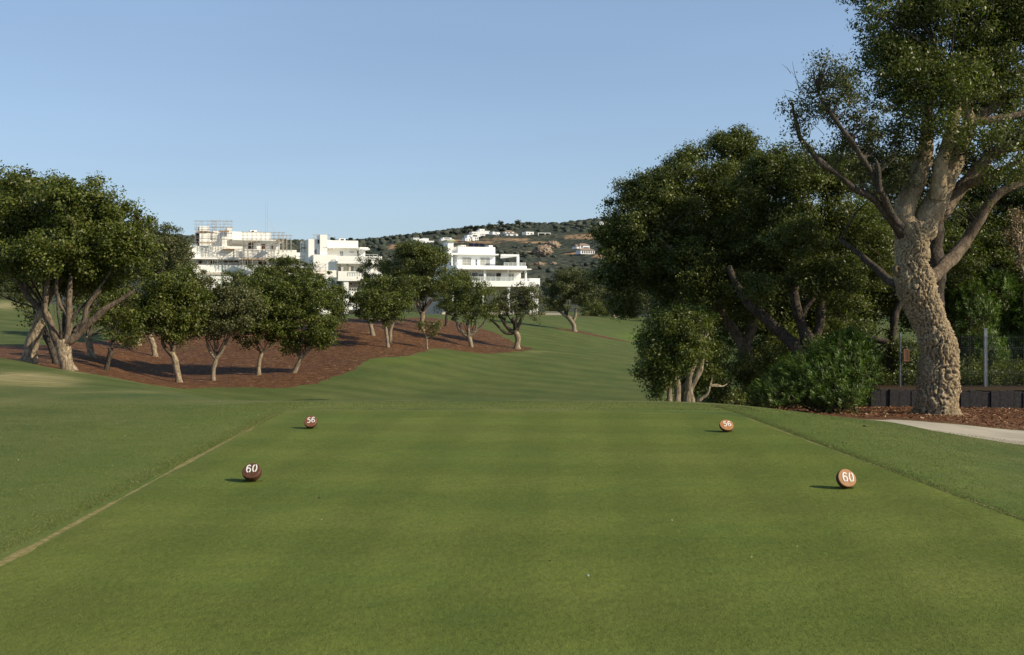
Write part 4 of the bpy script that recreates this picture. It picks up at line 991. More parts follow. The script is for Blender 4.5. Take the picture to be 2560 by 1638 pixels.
# ---- wall of upright timber/stone slabs, soil behind, wire fence
def wall_and_fence():
    Yw = 26.0; k = Yw/F; rng = np.random.default_rng(9)
    x0 = (2178-U0)*k; x1 = 16.5; root = empty('retaining_wall', (x0, Yw, gz1(x0, Yw)), 'low retaining wall of upright weathered timber boards, coloured dark for shade, behind the big trunk', 'wall')
    mb = MB(); x = x0; zt = H-(974-V0)*k
    gl = root.location
    while x < x1:
        w_ = rng.uniform(.14, .26); g0 = gz1(x, Yw)-.25
        dt = rng.uniform(-.03, .025)-.04*min(1, max(0, (x-x0)/1.5)); dy = rng.uniform(-.02, .02)
        mb.box(x-gl.x, x+w_-.006-gl.x, dy, dy+.09, g0-gl.z, zt+dt-gl.z); x += w_
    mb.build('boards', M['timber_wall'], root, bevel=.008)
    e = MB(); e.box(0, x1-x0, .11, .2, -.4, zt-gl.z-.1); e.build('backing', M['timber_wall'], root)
    # soil bank behind the wall, its colour darkened to paint in shade
    n = 60; V_ = []; Q_ = []
    for i in range(n):
        xx = x0-.1+(x1+6-x0)*i/(n-1)
        for j, yy in enumerate((Yw+.1, Yw+.5, Yw+1.5, Yw+4, Yw+9)):
            V_.append((xx, yy, zt-.035+.03*mnoise.noise(Vector((xx*2, yy*2, 1)))-(.8 if j == 4 else 0)))
    for i in range(n-1):
        for j in range(4): Q_.append((i*5+j, (i+1)*5+j, (i+1)*5+j+1, i*5+j+1))
    so = link_mesh('soil_bank', np_mesh('soil_bank', V_, Q_, True), mat_simple('shade_dark_soil', (.055, .038, .024), .3, 6, .95, .1, bump=.03)); tag(so, 'dry soil bank held up by the timber wall, coloured dark for shade', 'soil', kind='structure')
    # fence
    Yf = 27.2; kf = Yf/F; zb = zt-.03; fx0 = (2247-U0)*kf; ztf = H-(838-V0)*kf
    fr = empty('wire_fence', (fx0, Yf, zb), 'grey welded wire fence standing on the timber wall', 'fence')
    hgt = ztf-zb
    for px in (2250, 2463, 2676):
        x = (px-U0)*kf-fx0; p = MB(); hh = hgt+(.16 if px == 2463 else .04); w_ = .045 if px > 2300 else .02
        p.box(x-w_, x+w_, -.03, .03, -.05, hh); p.box(x-w_*1.15, x+w_*1.15, -.035, .035, hh, hh+.02); p.box(x-.08, x+.08, -.08, .08, -.05, -.01)
        p.build('post', M['steel'], fr, bevel=.004)
    wm = MB(); L = (2676-2250)*kf; n = int(L/.05)
    for i in range(n+1):
        x = .03+i*.05; y = -.05
        for a, b in ((0, .3), (.3, .36), (.36, .42), (.42, .95), (.95, 1.01), (1.01, 1.07), (1.07, hgt)):
            yy = lambda z: y-(.035 if z in (.36, 1.01) else 0)
            wm.bar((x, yy(a), a), (x, yy(b), b), .0024, 3)
    for z in (.02, .3, .36, .42, .7, .95, 1.01, 1.07, hgt-.05): wm.bar((.03, -.05, z), (.03+L, -.05, z), .0026, 3)
    wm.build('wire_panel', M['steel'], fr)
    b = empty('notice_plate', ((2263-U0)*kf, Yf-.09, H-(888-V0)*kf), 'small brown notice plate with an orange rim hung on the wire fence', 'plate')
    m1 = MB(); m1.box(-.05, .05, 0, .012, -.14, .14); m1.build('plate', mat_simple('brown_plate', (.13, .07, .045), .2, 20), b)
    m2 = MB()
    m2.box(-.075, -.05, -.006, .016, -.165, .165).box(.05, .075, -.006, .016, -.165, .165).box(-.05, .05, -.006, .016, .14, .165).box(-.05, .05, -.006, .016, -.165, -.14); m2.build('rim', M['orange'], b)
wall_and_fence()
def near_chips():
    rng = np.random.default_rng(77); V_ = []; Q_ = []; T = []
    poly = np.array(mulch_r); n = 0
    while n < 9000:
        x = rng.uniform(6.2, 13.5); y = rng.uniform(15.5, 25.9)
        u = U0+F*x/y
        # stay in the bed: beyond the path's far edge
        edge = np.interp(x, [6.1, 6.35, 7.0, 8.8, 11, 14], [21.0, 19.2, 19.0, 17.6, 16.6, 14.8])
        if y < edge+.05: continue
        z = gz1(x, y); L = rng.uniform(.02, .07); W = L*rng.uniform(.25, .6); a = rng.uniform(0, 6.28); t = rng.uniform(-.5, .5); q = rng.uniform(-.5, .5)
        ax = np.array([math.cos(a), math.sin(a), t]); ay = np.array([-math.sin(a), math.cos(a), q]); c = np.array([x, y, z+.012+rng.random()*.02])
        k = len(V_); V_ += [c-ax*L/2-ay*W/2, c+ax*L/2-ay*W/2*.7, c+ax*L/2*.9+ay*W/2, c-ax*L/2+ay*W/2*.8]; Q_.append((k, k+1, k+2, k+3)); T.append(rng.random()); n += 1
    t = NT('loose_chips'); col = t.ramp(t.attr('tint'), [(0, (.05, .02, .01)), (.5, (.17, .07, .035)), (.85, (.30, .14, .07)), (.95, (.52, .36, .2)), (1, (.6, .45, .28))]); t.bsdf(col, .8, .2)
    o = link_mesh('bark_chips', np_mesh('bark_chips', np.array(V_), np.array(Q_), False, {'tint': ('FACE', T)}), t.m); tag(o, 'loose bark chips and dry leaves scattered on the right mulch strip', 'bark chips', kind='stuff')
near_chips()

# ------------------------------------------------------------------ buildings
class Bld:
    def __init__(s, name, label, cat, uc, vb, Y, rz, group=None):
        s.uc, s.vb, s.k = uc, vb, Y/F
        s.root = empty(name, P(uc, vb, Y), label, cat, group, rz)
    def mb(s): return MB()
    def X(s, u): return (u-s.uc)*s.k
    def Z(s, v): return (s.vb-v)*s.k
    def add(s, mb, u0, u1, v0, v1, y0, y1): mb.box(s.X(u0), s.X(u1), y0, y1, s.Z(v1), s.Z(v0)); return mb
    def part(s, name, boxes, mat, parent=None, bevel=0.0, label=None):
        mb = MB()
        for b in boxes: s.add(mb, *b)
        return mb.build(name, mat, parent or s.root, bevel=bevel, label=label)
    def window(s, u0, u1, v0, v1, y, mull=1, mat='glass', trans=None, name='window', fw=1.0):
        bx = [(u0, u0+fw, v0, v1, y-.06, y-.01), (u1-fw, u1, v0, v1, y-.06, y-.01), (u0+fw, u1-fw, v0, v0+fw, y-.06, y-.01), (u0+fw, u1-fw, v1-fw, v1, y-.06, y-.01)]
        for i in range(mull):
            c = u0+(u1-u0)*(i+1)/(mull+1); bx.append((c-fw*.5, c+fw*.5, v0+fw, v1-fw, y-.055, y-.012))
        if trans: 
            bx.append((u0+fw, u1-fw, trans-fw*.4, trans+fw*.4, y-.065, y-.005))
        f = s.part(name, bx, M['frame'])
        s.part('pane', [(u0+fw, u1-fw, v0+fw, v1-fw, y-.03, y-.022)], M[mat], f)
        return f
    def railing(s, u0, u1, v0, v1, y, n=6, glass=True):
        bx = [(u0, u1, v0, v0+.8, y-.03, y+.03)]
        for i in range(n+1):
            c = u0+(u1-u0-.8)*i/n; bx.append((c, c+.8, v0+.8, v1, y-.025, y+.025))
        r = s.part('railing', bx, M['frame'])
        if glass: 
            s.part('glass_panel', [(u0+.8, u1-.8, v0+1, v1-.3, y-.008, y+.008)], M['clear'], r)
        return r
def mat_clear():
    t = NT('railing_glass'); b = t.n('ShaderNodeBsdfPrincipled'); b.inputs['Base Color'].default_value = (.55, .6, .58, 1); b.inputs['Roughness'].default_value = .08
    tr = t.n('ShaderNodeBsdfTransparent'); mx = t.n('ShaderNodeMixShader'); mx.inputs[0].default_value = .3
    t.l(tr.outputs[0], mx.inputs[1]); t.l(b.outputs[0], mx.inputs[2]); t.l(mx.outputs[0], t.out.inputs['Surface']); return t.m
M['clear'] = mat_clear()

def right_villa():
    b = Bld('villa', 'white modern villa with stacked terraces and solar panels on its flat roof', 'building', 1240, 790, 130.0, R(20))
    W = M['white2']
    b.part('wall', [(1151,1251,637,665,2.0,11)], W); b.part('wall', [(1138,1151,637,665,4.0,11)], W)
    b.part('roof', [(1151,1250,616.5,634,1.8,11.1), (1147,1256,634,637,1.3,11.3)], W, bevel=.03)
    b.part('chimney', [(1128,1143,603,633,2.4,4.4)], W, label='tall white chimney with a mossy cap'); 
    b.part('chimney_cap', [(1124.5,1146.5,599.5,603,2.1,4.7)], mat_simple('mossy_cap', (.42,.44,.26), .15, 2))
    b.part('roof_box', [(1167,1180,611,616.5,3.2,4.6)], W); b.part('vent', [(1169,1172,613,614.6,3.15,3.2),(1175,1178,613,614.6,3.15,3.2)], M['shade'])
    b.part('roof_box', [(1237,1247,611,616.5,2.4,4.0)], W); b.part('roof_box', [(1144,1150,609.5,616.5,5,6)], W)
    for u in (1186, 1200, 1214):
        m = MB(); x0, x1 = b.X(u), b.X(u+12.5); z0, z1 = b.Z(616), b.Z(605.5); n = len(m.v)
        m.v += [(x0,3.0,z0),(x1,3.0,z0),(x1+.25,3.5,z1),(x0+.25,3.5,z1),(x0,3.05,z0-.06),(x1,3.05,z0-.06),(x1+.25,3.55,z1-.06),(x0+.25,3.55,z1-.06)]
        m.f += [(0,1,2,3),(4,7,6,5),(0,4,5,1),(1,5,6,2),(2,6,7,3),(3,7,4,0)]; m.build('solar_panel', M['solar'], b.root)
    b.part('pergola', [(1097,1147,633,637.5,1.2,1.6),(1097,1101,633,665,1.2,1.5),(1131,1134.5,637.5,665,1.25,1.55)] + [(1100+i*9,1102+i*9,633.5,636,1.6,5.8) for i in range(5)], W)
    b.part('pergola', [(1256,1304,635,640,.3,.7),(1299,1304.5,640,665,.3,.7),(1299,1304.5,635,640,.7,7)] , W)
    b.window(1163,1188,643,664,2.0,1,'curtain',657); b.window(1211,1237,643,664,2.0,1,'curtain',657); b.window(1198,1204,647,664,2.0,0,'glass',656)
    b.railing(1257,1315,656.5,665,-.6,5); b.railing(1137,1150,657,665,.4,2)
    b.part('terrace_slab', [(1132,1316,665,672,-.9,11.5),(1132,1324,672,675,-1.5,11.6)], W, bevel=.03)
    b.part('soffit_beam', [(1139,1203,675.3,681,.2,.6),(1209,1272,675.3,681,.2,.6),(1279,1313,675.3,681,.2,.6)], M['beige'])
    b.part('wall', [(1139,1316,675,703,1.4,11.4)], W); b.part('column', [(1203,1207,675,703,-.9,-.6),(1312,1316,675,703,-.9,-.6),(1218,1222,681,703,1.0,1.38)], W)
    b.window(1161,1183,681.5,702.5,1.4,1,'curtain',693); b.window(1183.5,1201,681.5,702.5,1.4,0,'glass',693); b.window(1202,1217,684,702.5,1.4,0,'glass',693)
    b.window(1222,1247,682,702.5,1.4,2,'curtain',693); b.window(1249,1263,681.5,702.5,1.4,0,'shade',None,'door'); b.window(1283,1298,683,702.5,1.4,1,'curtain',693)
    b.window(1140,1158,681,702,1.4,1,'glass',693)
    b.railing(1140,1300,692.5,703,-.9,12)
    b.part('terrace_slab', [(1112,1337,703,717,-1.4,11.5),(1334,1362,695,717,.5,11.5)], W, bevel=.03)
    b.part('wall', [(1112,1337,717,792,2.2,11.2)], M['beige']); b.part('column', [(1263,1269,717,792,-1.2,-.7),(1118,1123,717,792,-1.2,-.7),(1196,1200,717,792,-1.2,-.8)], W)
    b.window(1228,1236,720,735,2.2,0,'curtain'); b.window(1290,1325,722,784,2.2,2,'glass'); b.window(1140,1190,722,784,2.2,3,'glass'); b.window(1205,1222,722,784,2.2,1,'glass')
    b.part('wall', [(1337,1362,717,792,1.0,11)], W, label='white end wall standing forward at ground level'); b.part('drainpipe', [(1345,1346.5,740,790,.86,.98)], M['beige'])
    # low boundary wall
    lw = Bld('garden_wall', 'low cream garden wall running right from the villa', 'wall', 1390, 786, 128.0, R(-3))
    lw.part('wall', [(1364,1410,780,790,0,.35)], mat_simple('cream_wall', (.60,.52,.40), .06, 1)); lw.part('coping', [(1363,1411,779.2,780,-.06,.41)], M['beige'])
right_villa()

def mid_block():
    b = Bld('apartment_block', 'finished white apartment block with stepped terraces beside the scaffolding', 'building', 865, 790, 140.0, R(20))
    W = M['white']
    b.part('tower', [(801,819,588,660,.2,3)], W, label='narrow white stair tower'); b.part('wall', [(774,801,599,660,.8,9)], W)
    b.part('slot_window', [(797,799.5,600,610,.62,.8)], M['shade']); b.part('slot_window', [(791,793.5,625,636,.62,.8)], M['shade']); b.part('slot_window', [(794,796,638,640,.62,.8)], M['shade'])
    b.part('roof', [(819,901,600,617,1.5,9.5),(815,904,617,619.5,1.0,9.7),(901,924,617,624,.6,9.5)], W, bevel=.03)
    rb = b.part('roof_box', [(856,872,594,600,2.5,4.5)], W); b.part('vent', [(860,868,595.6,598.6,2.42,2.5)], M['shade'], rb)
    b.part('wall', [(819,901,619.5,652,2.2,9.4)], W); b.part('wall', [(905,918,624,652,1.2,9)], W); b.part('recess', [(901,905,624,650,3.0,3.2)], M['shade'])
    b.part('canopy', [(808,846,619,621,.2,.5),(905,924,621,624,-.4,.6)] + [(810+i*9,812+i*9,620,622,.5,2.2) for i in range(4)], W)
    b.window(856,865,626,649,2.2,1,'glass',None,'door'); b.window(881,893,627,630,2.2,0,'glass')
    b.part('wall', [(783,840,638,792,-.4,9)], W)
    b.part('parapet', [(840,951,641,653,-1.4,-1.2),(947,951,641,653,-1.2,8)], W, bevel=.02); b.part('terrace_slab', [(840,951,653,660,-1.4,9)], W)
    b.railing(846,940,636,641,-1.3,9,False)
    for u in (842, 861, 898, 934):
        m = MB(); z = b.Z
        m.prism([(b.X(u), z(660)), (b.X(u+3), z(660)), (b.X(u+13), z(668)), (b.X(u+13), z(680)), (b.X(u+8), z(680)), (b.X(u+8), z(669))], -.9, -.6); m.build('bracket', M['beige'], b.root)
    b.part('wall', [(840,951,660,679,1.6,9)], W); b.window(850,858,666,679,1.6,0,'glass'); b.window(875,890,664,679,1.6,1,'curtain'); b.window(915,925,664,679,1.6,0,'glass')
    st = MB(); st.prism([(b.X(893), b.Z(679)), (b.X(920), b.Z(664)), (b.X(925), b.Z(664)), (b.X(925), b.Z(679))], -.3, .6); st.build('stair_wall', W, b.root)
    b.part('parapet', [(840,951,679,699,-1.6,-1.3)], W, bevel=.02); b.part('terrace_slab', [(840,951,699,703,-1.6,9)], W)
    b.railing(866,915,680,689,-1.75,8,False)
    b.part('wall', [(840,951,703,792,1.8,9)], M['beige']); b.part('pier', [(855,867,703,792,-1.4,1.7),(905,915,703,792,-1.4,1.7)], W)
    b.window(880,888,707,712,1.8,0,'shade'); b.window(880,888,744,749,1.8,0,'shade'); b.window(825,838,704,716,-.4,0,'glass')
    b.part('parapet', [(867,951,727,742,-1.5,-1.25)], W, bevel=.02); b.railing(867,905,720,727,-1.4,6,False); b.part('parapet', [(867,951,757,775,-1.5,-1.25)], W, bevel=.02)
mid_block()

def left_block():
    b = Bld('building_shell', 'long unfinished white block wrapped in scaffolding on the left', 'building', 610, 790, 150.0, R(22))
    W = M['white']; Dk = M['shade']
    b.part('roof_block', [(506,530,566,578,2,5),(507,533,581,617,2.4,7)], W); b.part('roof_block', [(571,584,569,600,1.4,4)], W, label='tall white stair head')
    b.part('roof_block', [(540,571,576,585,3,7),(538,571,585,600,2.6,8),(559,571,592,617,.9,2.6)], W)
    b.part('roof', [(584,680,578,597,1.6,10),(578,690,597,600,.8,10.2),(690,708,600,604,.6,10)], W, bevel=.03)
    rb = b.part('roof_box', [(632,648,572,578,3,5)], W); b.part('vent', [(635,641,573.6,576.6,2.92,3)], Dk, rb)
    b.part('wall', [(533,700,600,632,2.6,10)], W)
    b.part('doorway', [(626,638,605,630,2.5,2.6)], Dk); b.part('doorway', [(657,668,607,631,2.5,2.6)], mat_simple('orange_dark', (.16,.06,.03), .4, 1)); b.part('doorway', [(684,688,610,632,2.5,2.6)], Dk); b.part('recess', [(581,620,608,617,2.5,2.6)], M['beige']); b.part('recess', [(498,507,582,617,3.5,3.7)], Dk)
    b.part('pier', [(644,656,606,631,1.6,2.5),(693,702,606,632,1.4,2.5)], W)
    b.part('parapet', [(476,606,617,646,-.6,-.3),(606,737,624,647,-1.2,-.9),(737,790,630,650,-.8,-.5),(474,500,611,617,1,4)], W, bevel=.02)
    b.part('terrace_slab', [(470,790,646,650,-1.2,10)], W); b.part('wall', [(470,790,650,664,1.6,10)], W)
    b.part('opening', [(503,513,650,663,1.5,1.6),(533,539,650,662,1.5,1.6),(618,628,650,663,1.5,1.6),(646,668,650,660,1.5,1.6),(560,600,650,655,1.5,1.6)], Dk)
    b.part('wall', [(468,783,664,792,-.8,10)], W); b.part('opening', [(524,531,693,712,-.9,-.8),(700,712,680,694,-.9,-.8),(742,756,676,690,-.9,-.8)], Dk)
    b.part('band', [(470,575,682,688,-1.0,-.82)], M['beige'])
    n = empty('safety_net', P(520, 720, 148), 'pale green safety netting hung over the lower left facade', 'net')
    k = 148/F; m = MB(); m.box(-38*k, 38*k, -.02, .02, -2*k, 58*k); m.build('netting', M['net'], n); m2 = MB(); m2.box(-38*k, 38*k, -.05, .05, 58*k, 59*k); m2.build('rope', M['scaf'], n)
left_block()

GS = 'scaffolds on the unfinished building'
def scaffold(label, u0, u1, v0, v1, Y, bays, levels, planks, d=1.1, top=0):
    k = Y/F; o = P(u0, v1, Y); root = empty('scaffold', o, label, 'scaffold', GS, R(8)); Wd = (u1-u0)*k; Hh = (v1-v0)*k; r = .027
    rng = random.Random(int(u0))
    for i in range(bays+1):
        x = Wd*i/bays; m = MB()
        hh = Hh+rng.uniform(0, top)*k
        m.bar((x, 0, 0), (x, 0, hh), r); m.bar((x, d, 0), (x, d, hh*.97), r); m.build('pole', M['scaf'], root)
    lv = [Hh*(j+1)/levels for j in range(levels)]
    m = MB()
    for z in lv:
        for q in (0, -.5, -1.0):
            if z+q > 0: m.bar((-.2, 0, z+q), (Wd+.2, 0, z+q), r*.7)
        m.bar((-.2, d, z), (Wd+.2, d, z), r*.7)
        for i in range(bays+1): m.bar((Wd*i/bays, 0, z), (Wd*i/bays, d, z), r*.7)
    m.build('ledgers', M['scaf'], root)
    m = MB()
    for j in range(levels):
        z0 = lv[j-1] if j else 0
        for i in range(j % 2, bays, 2): m.bar((Wd*i/bays, -.03, z0), (Wd*(i+1)/bays, -.03, lv[j]), r*.6)
    m.build('braces', M['scaf'], root)
    for (a, b_, v) in planks:
        p = MB(); z = (v1-v)*k; p.box((a-u0)*k, (b_-u0)*k, .05, d-.05, z-.10, z+.02); p.build('plank', M['plank'], root)
scaffold('scaffold tower at the far left roof corner with two orange decks', 488, 534, 552, 617, 146.5, 3, 3, [(490,531,579),(497,531,606)], top=4)
scaffold('tall cluster of scaffold poles rising above the stair head', 529, 576, 552, 612, 146.0, 5, 4, [(545,570,577)], top=6)
scaffold('wide scaffold in front of the penthouse doorways', 606, 706, 580, 630, 146.0, 9, 3, [(624,642,605)], top=3)
scaffold('scaffold bays standing on the right roof terrace', 684, 726, 588, 630, 148.0, 4, 2, [(686,705,603)], top=6)
scaffold('long scaffold across the middle storey with orange decking', 492, 606, 622, 664, 147.0, 9, 2, [(500,548,646),(553,582,622)], top=6)
scaffold('scaffold over the middle storey right of the oak top', 606, 680, 626, 664, 147.0, 6, 2, [(606,668,647)], top=2)
scaffold('scaffold in the gap between the two buildings', 738, 782, 640, 690, 142.5, 4, 3, [(742,778,655)], top=3)
scaffold('low scaffold at the foot of the finished block', 744, 813, 660, 705, 137.5, 5, 3, [(760,811,684)], top=3)
scaffold('small scaffold on the left roof of the finished block', 753, 775, 603, 630, 141.0, 3, 3, [(754,772,618)], top=2)
scaffold('scaffold behind the green netting', 512, 548, 664, 725, 149.0, 3, 4, [(512,548,690)], top=0)
scaffold('short scaffold on top of the finished block roof', 785, 822, 587, 600, 143.5, 4, 1, [(788,800,598)], top=2)
def mast(u, v0, v1, Y, lb):
    k = Y/F; o = P(u, v1, Y); root = empty('antenna_mast', o, lb, 'mast', 'thin masts above the unfinished building'); m = MB(); Hh = (v1-v0)*k
    m.bar((0, 0, 0), (0, 0, Hh), .016); m.build('pole', M['scaf'], root); n = MB()
    for z in (.3, .6): n.bar((0, 0, Hh*z), (1.2, .5, 0), .006)
    n.build('stay', M['scaf'], root)
mast(664, 503, 579, 152, 'left one of two very thin masts above the long roof'); mast(668.5, 503, 579, 152.4, 'right one of two very thin masts above the long roof')

# ------------------------------------------------------------------ villas, rocks and pines on the hill
def hill_Y(u, v, lo=320, hi=1240):
    Y = np.linspace(lo, hi, 600); z = hill_z((u-U0)/F*Y, Y); vv = V0+(H-z)*F/Y
    k = np.where(vv <= v)[0]; return float(Y[k[0]]) if len(k) else 1150.0
GV = 'white villas on the far hill'
def villa(label, u, v, blocks, wins, roof='flat', mat='white2'):
    """blocks (u0,u1,v0,v1,setback); v is the base row"""
    Y = hill_Y(u, v); b = Bld('hill_villa', label, 'house', u, v+3, Y, R(random.Random(int(u)).uniform(16, 30)), GV)
    for bl in blocks:
        u0, u1, v0, v1 = bl[:4]; y = bl[4] if len(bl) > 4 else 0
        b.part('wall', [(u0, u1, v0, v1, y, y+9)], M[mat])
        if roof == 'tile':
            m = MB(); x0, x1, z = b.X(u0)-.6, b.X(u1)+.6, b.Z(v0); hh = 1.6
            m.v += [(x0, y-.6, z), (x1, y-.6, z), (x1, y+9.6, z), (x0, y+9.6, z), (x0+(x1-x0)*.3, y+4.5, z+hh), (x0+(x1-x0)*.7, y+4.5, z+hh)]; m.f += [(0,1,5,4),(1,2,5),(2,3,4,5),(3,0,4),(0,3,2,1)]
            m.build('roof', M['terracotta'], b.root)
        else: b.part('roof', [(u0-.4, u1+.4, v0-.5, v0, y-.3, y+9.3)], M[mat])
    for wn in wins:
        y = (wn[4] if len(wn) > 4 else 0)
        b.part('window', [(wn[0], wn[1], wn[2], wn[3], y-.15, y-.02)], M['glass' if len(wn) < 6 else 'shade'])
villa('pair of cream villas at the left end of the hill', 1058, 611, [(1033,1048,595,614),(1048,1056,598,614,2),(1053,1062,601,612),(1058,1074,596,603,3),(1056,1086,602,613)], [(1037,1040,600,605),(1043,1046,600,606),(1060,1063,604,608),(1068,1072,605,609),(1078,1081,605,609)])
villa('white villa with a long flat upper terrace', 1118, 606, [(1103,1136,598,606),(1108,1131,594.5,598,2)], [(1112,1119,600.5,604),(1124,1128,600,604),(1112,1126,595.6,597.4,2)])
villa('small white annex with two arches below the terraced villa', 1120, 613, [(1113,1126,608,615)], [(1115,1119,610,614),(1121.5,1124.5,610,614)])
villa('stepped white villa with a square lookout block', 1178, 605, [(1162,1180,596,603),(1170,1184,588,597,2),(1180,1197,592,606,-1)], [(1165,1168,599,601.5),(1172,1175,598.5,601.5),(1175,1179,589.5,592,2),(1177,1181,600,602,-1),(1188,1190.5,594,597.5,-1),(1193,1195,594,598,-1),(1188,1190.5,599.5,602,-1),(1193,1195,600,603,-1)])
villa('cluster of white cubes climbing the slope', 1190, 591, [(1179,1194,580,588),(1193,1202,584,592)], [(1180.5,1183,583,585.5),(1186,1188.5,583,585.5)])
villa('largest white villa with a raised central block near the ridge', 1210, 588, [(1194,1213,577,590),(1200,1213,573,577,2),(1213,1226,577.5,585,1)], [(1196,1198,579,581.5),(1201,1202.5,585,589),(1205,1206.5,585,589),(1209,1210.5,585,589),(1207,1208.5,575,576.2,2)])
villa('low villa with a row of pale gables', 1247, 590, [(1230,1236,580,587),(1238,1250,581,588),(1244,1264,585.5,590.5,-1)], [(1240,1242,583,586),(1248,1251,586.8,589.5,-1),(1256,1260,586.8,589.5,-1)])
villa('tile roofed villa with a long stone coloured base', 1278, 590, [(1264,1287,579,584,2),(1266,1296,584,591)], [(1268,1272,580.5,583,2),(1276,1281,580.5,583,2),(1270,1275,586,589.5),(1284,1290,586,589.5)], 'tile')
villa('white cube villa right of the tile roofed one', 1325, 588, [(1314,1336,580,588)], [(1318,1322,582.5,585.5),(1327,1332,582.5,586)])
def pavilion():
    Y = hill_Y(1360, 591); b = Bld('hill_pavilion', 'open white pavilion frame on the hill', 'house', 1360, 594, Y, R(8), GV); W = M['white']
    b.part('frame', [(1345,1377,582,583.5,0,7),(1345,1346.5,583.5,592,0,1),(1375.5,1377,583.5,592,0,1),(1362,1364,583.5,592,0,1)], W); b.part('wall', [(1346,1362,588,593,1.2,7),(1364,1376,588.5,593,1.2,7)], W); b.part('window', [(1349,1352,589,591,1.0,1.15)], M['glass'])
pavilion()
villa('lower half of the white colonnaded house beside a rocky track', 1465, 634, [(1446,1484,626,636,-3)], [(x, x+2.2, 628, 634, -3, 1) for x in range(1450, 1482, 5)], 'tile')
villa('upper half of the colonnaded house with a tiled roof', 1462, 625, [(1440,1447,616,622),(1449,1475,613,622)], [(1452,1457,615,619.5),(1459,1473,618,621)], 'tile')
villa('cream villa high on the ridge beside the oak crown', 1512, 566, [(1498,1508,555,563),(1508,1518,553.5,560,2),(1517,1526,557,567)], [(1499.5,1502,557,560),(1504,1506,557,560),(1519,1521,558.5,562),(1523,1525,558.5,562)])
villa('low white buildings at the foot of the hill behind the oaks', 1510, 685, [(1496,1512,680,684),(1528,1535,677,685),(1512,1550,683.5,687)], [(1498,1502,681,683.5),(1529.5,1531.5,679,682)])
villa('tiny white house just left of the lone fairway oak', 1367, 693, [(1362,1370,689,695)], [(1363,1364.3,691,694,0,1),(1366.5,1368,691,694,0,1)])

rk = NT('rock'); vv_ = rk.coords(); a_ = rk.noise(vv_, .16, 6, .7); rk.bsdf(rk.ramp(a_, [(.35, (.17, .125, .09)), (.5, (.34, .255, .185)), (.65, (.46, .37, .27))]), .9, .1, rk.bump(a_, 1.0, 2.5))
def rock(label, u, v, ru, rv, seed, Yo=0):
    Y = hill_Y(u, v+rv*.6)+Yo; k = Y/F; V1, F1 = ico(5); o = P(u, v, Y); 
    V_ = []
    for p in V1:
        q = Vector(p)*1.7+Vector((seed*5.1, 0, 0)); n = mnoise.fractal(q, 1.0, 2.1, 5); c = mnoise.voronoi(q*1.4)[0]
        V_.append(np.array(p)*(1+.26*n-.20*(1-min(1, (c[1]-c[0])*3))))
    V_ = np.array(V_)*np.array([ru*k, ru*k*.7, rv*k])*1.05
    o2 = link_mesh('rock_outcrop', np_mesh('rock_outcrop', V_, F1, True), rk.m, None, o); tag(o2, label, 'rock', 'rock outcrops on the far hill')
rock('largest tan rock outcrop on the hillside', 1357, 628, 23, 16, 1); rock('rounded tan rock leaning on the largest outcrop', 1380, 615, 20, 13, 2, 30); rock('narrow lower slab of the rocky outcrop', 1322, 633, 20, 5, 3)
rock('thin pale rock streak below the pavilion, left of two', 1347, 661, 13, 6, 4); rock('thin pale rock streak nearer the lone oak, right of two', 1382, 660, 9, 5, 5)
GP = 'pines along the ridge'
for i, (u, v, r, lb) in enumerate([(1224,565,9,'broad dark pine on the ridge above the largest villa'),(1251,558,8,'taller rounded pine on the ridge'),(1295,556,9,'pale feathery tree standing tallest on the ridge'),(1190,568,5.5,'small round pine left of the broad one'),(1177,568,6,'round pine above the cube cluster'),(1165,570,5,'little pine left end of the ridge row'),
       (1205,569,5,'small pine between two broader ridge pines'),(832,598,5,'single pine above the finished apartment roof'),(877,598,4,'lower pine right of the roof box'),(1322,561,7,'flat topped pine right of the feathery tree'),(1512,546,12,'wide pine crowning the right summit')]):
    Y = 1180.0; k = Y/F; g = P(u, v+r*1.6, Y); root = empty('ridge_pine', g, lb, 'tree', GP)
    t = Tubes(); c = np.array(P(u, v, Y)); t.add([np.array(g)-np.array([0,0,3.]), c], [.5, .3], 6, 1.5, .1, 1); t.build('trunk', M['bark_dark'], root, g)
    data, _ = foliage(sub_blobs(u, v, r, r*.72, Y, 8, i+3), (1.3,.8), 3.0, 1.6, i+40); leaf_obj('crown', data, M['leaf_far'], root, g)

# ------------------------------------------------------------------ tee markers
def mat_face(name, c1, c2):
    t = NT(name); v = t.coords(); n = t.noise(v, 30, 5, .65); n2 = t.noise(v, 160, 3, .7)
    c = t.ramp(t.math('ADD', t.math('MULTIPLY', n, .6), t.math('MULTIPLY', n2, .4)), [(.36, c2), (.62, c1)])
    t.bsdf(c, .55, .35, t.bump(n2, .3, .002)); return t.m
FACE = {'dark': mat_face('dark_wood_face', (.150, .066, .036), (.085, .036, .020)), 'mid': mat_face('brown_wood_face', (.25, .105, .055), (.16, .064, .034)), 'light': mat_face('orange_wood_face', (.50, .245, .095), (.34, .145, .055))}
SIDE = mat_simple('marker_bark', (.075, .032, .018), .4, 60, .8, .2, bump=.004)
PAINT = mat_simple('white_paint', (.86, .84, .79), .03, 60, .5, .3)
DIG = {'6': [[(.37,.82),(.33,.93),(.22,.98),(.10,.90),(.035,.68),(.03,.42),(.07,.2),(.17,.03)], [(.07,.50),(.13,.58),(.22,.60),(.33,.53),(.40,.36),(.38,.17),(.29,.03)]],
       '0': [[(.16,.98),(.07,.84),(.03,.5),(.08,.18),(.17,.03)], [(.27,.98),(.36,.84),(.40,.5),(.35,.18),(.26,.03)]],
       '5': [[(.40,.94),(.10,.94),(.07,.54),(.20,.61),(.32,.57),(.40,.42),(.39,.22),(.29,.07),(.16,.03),(.03,.10)]]}
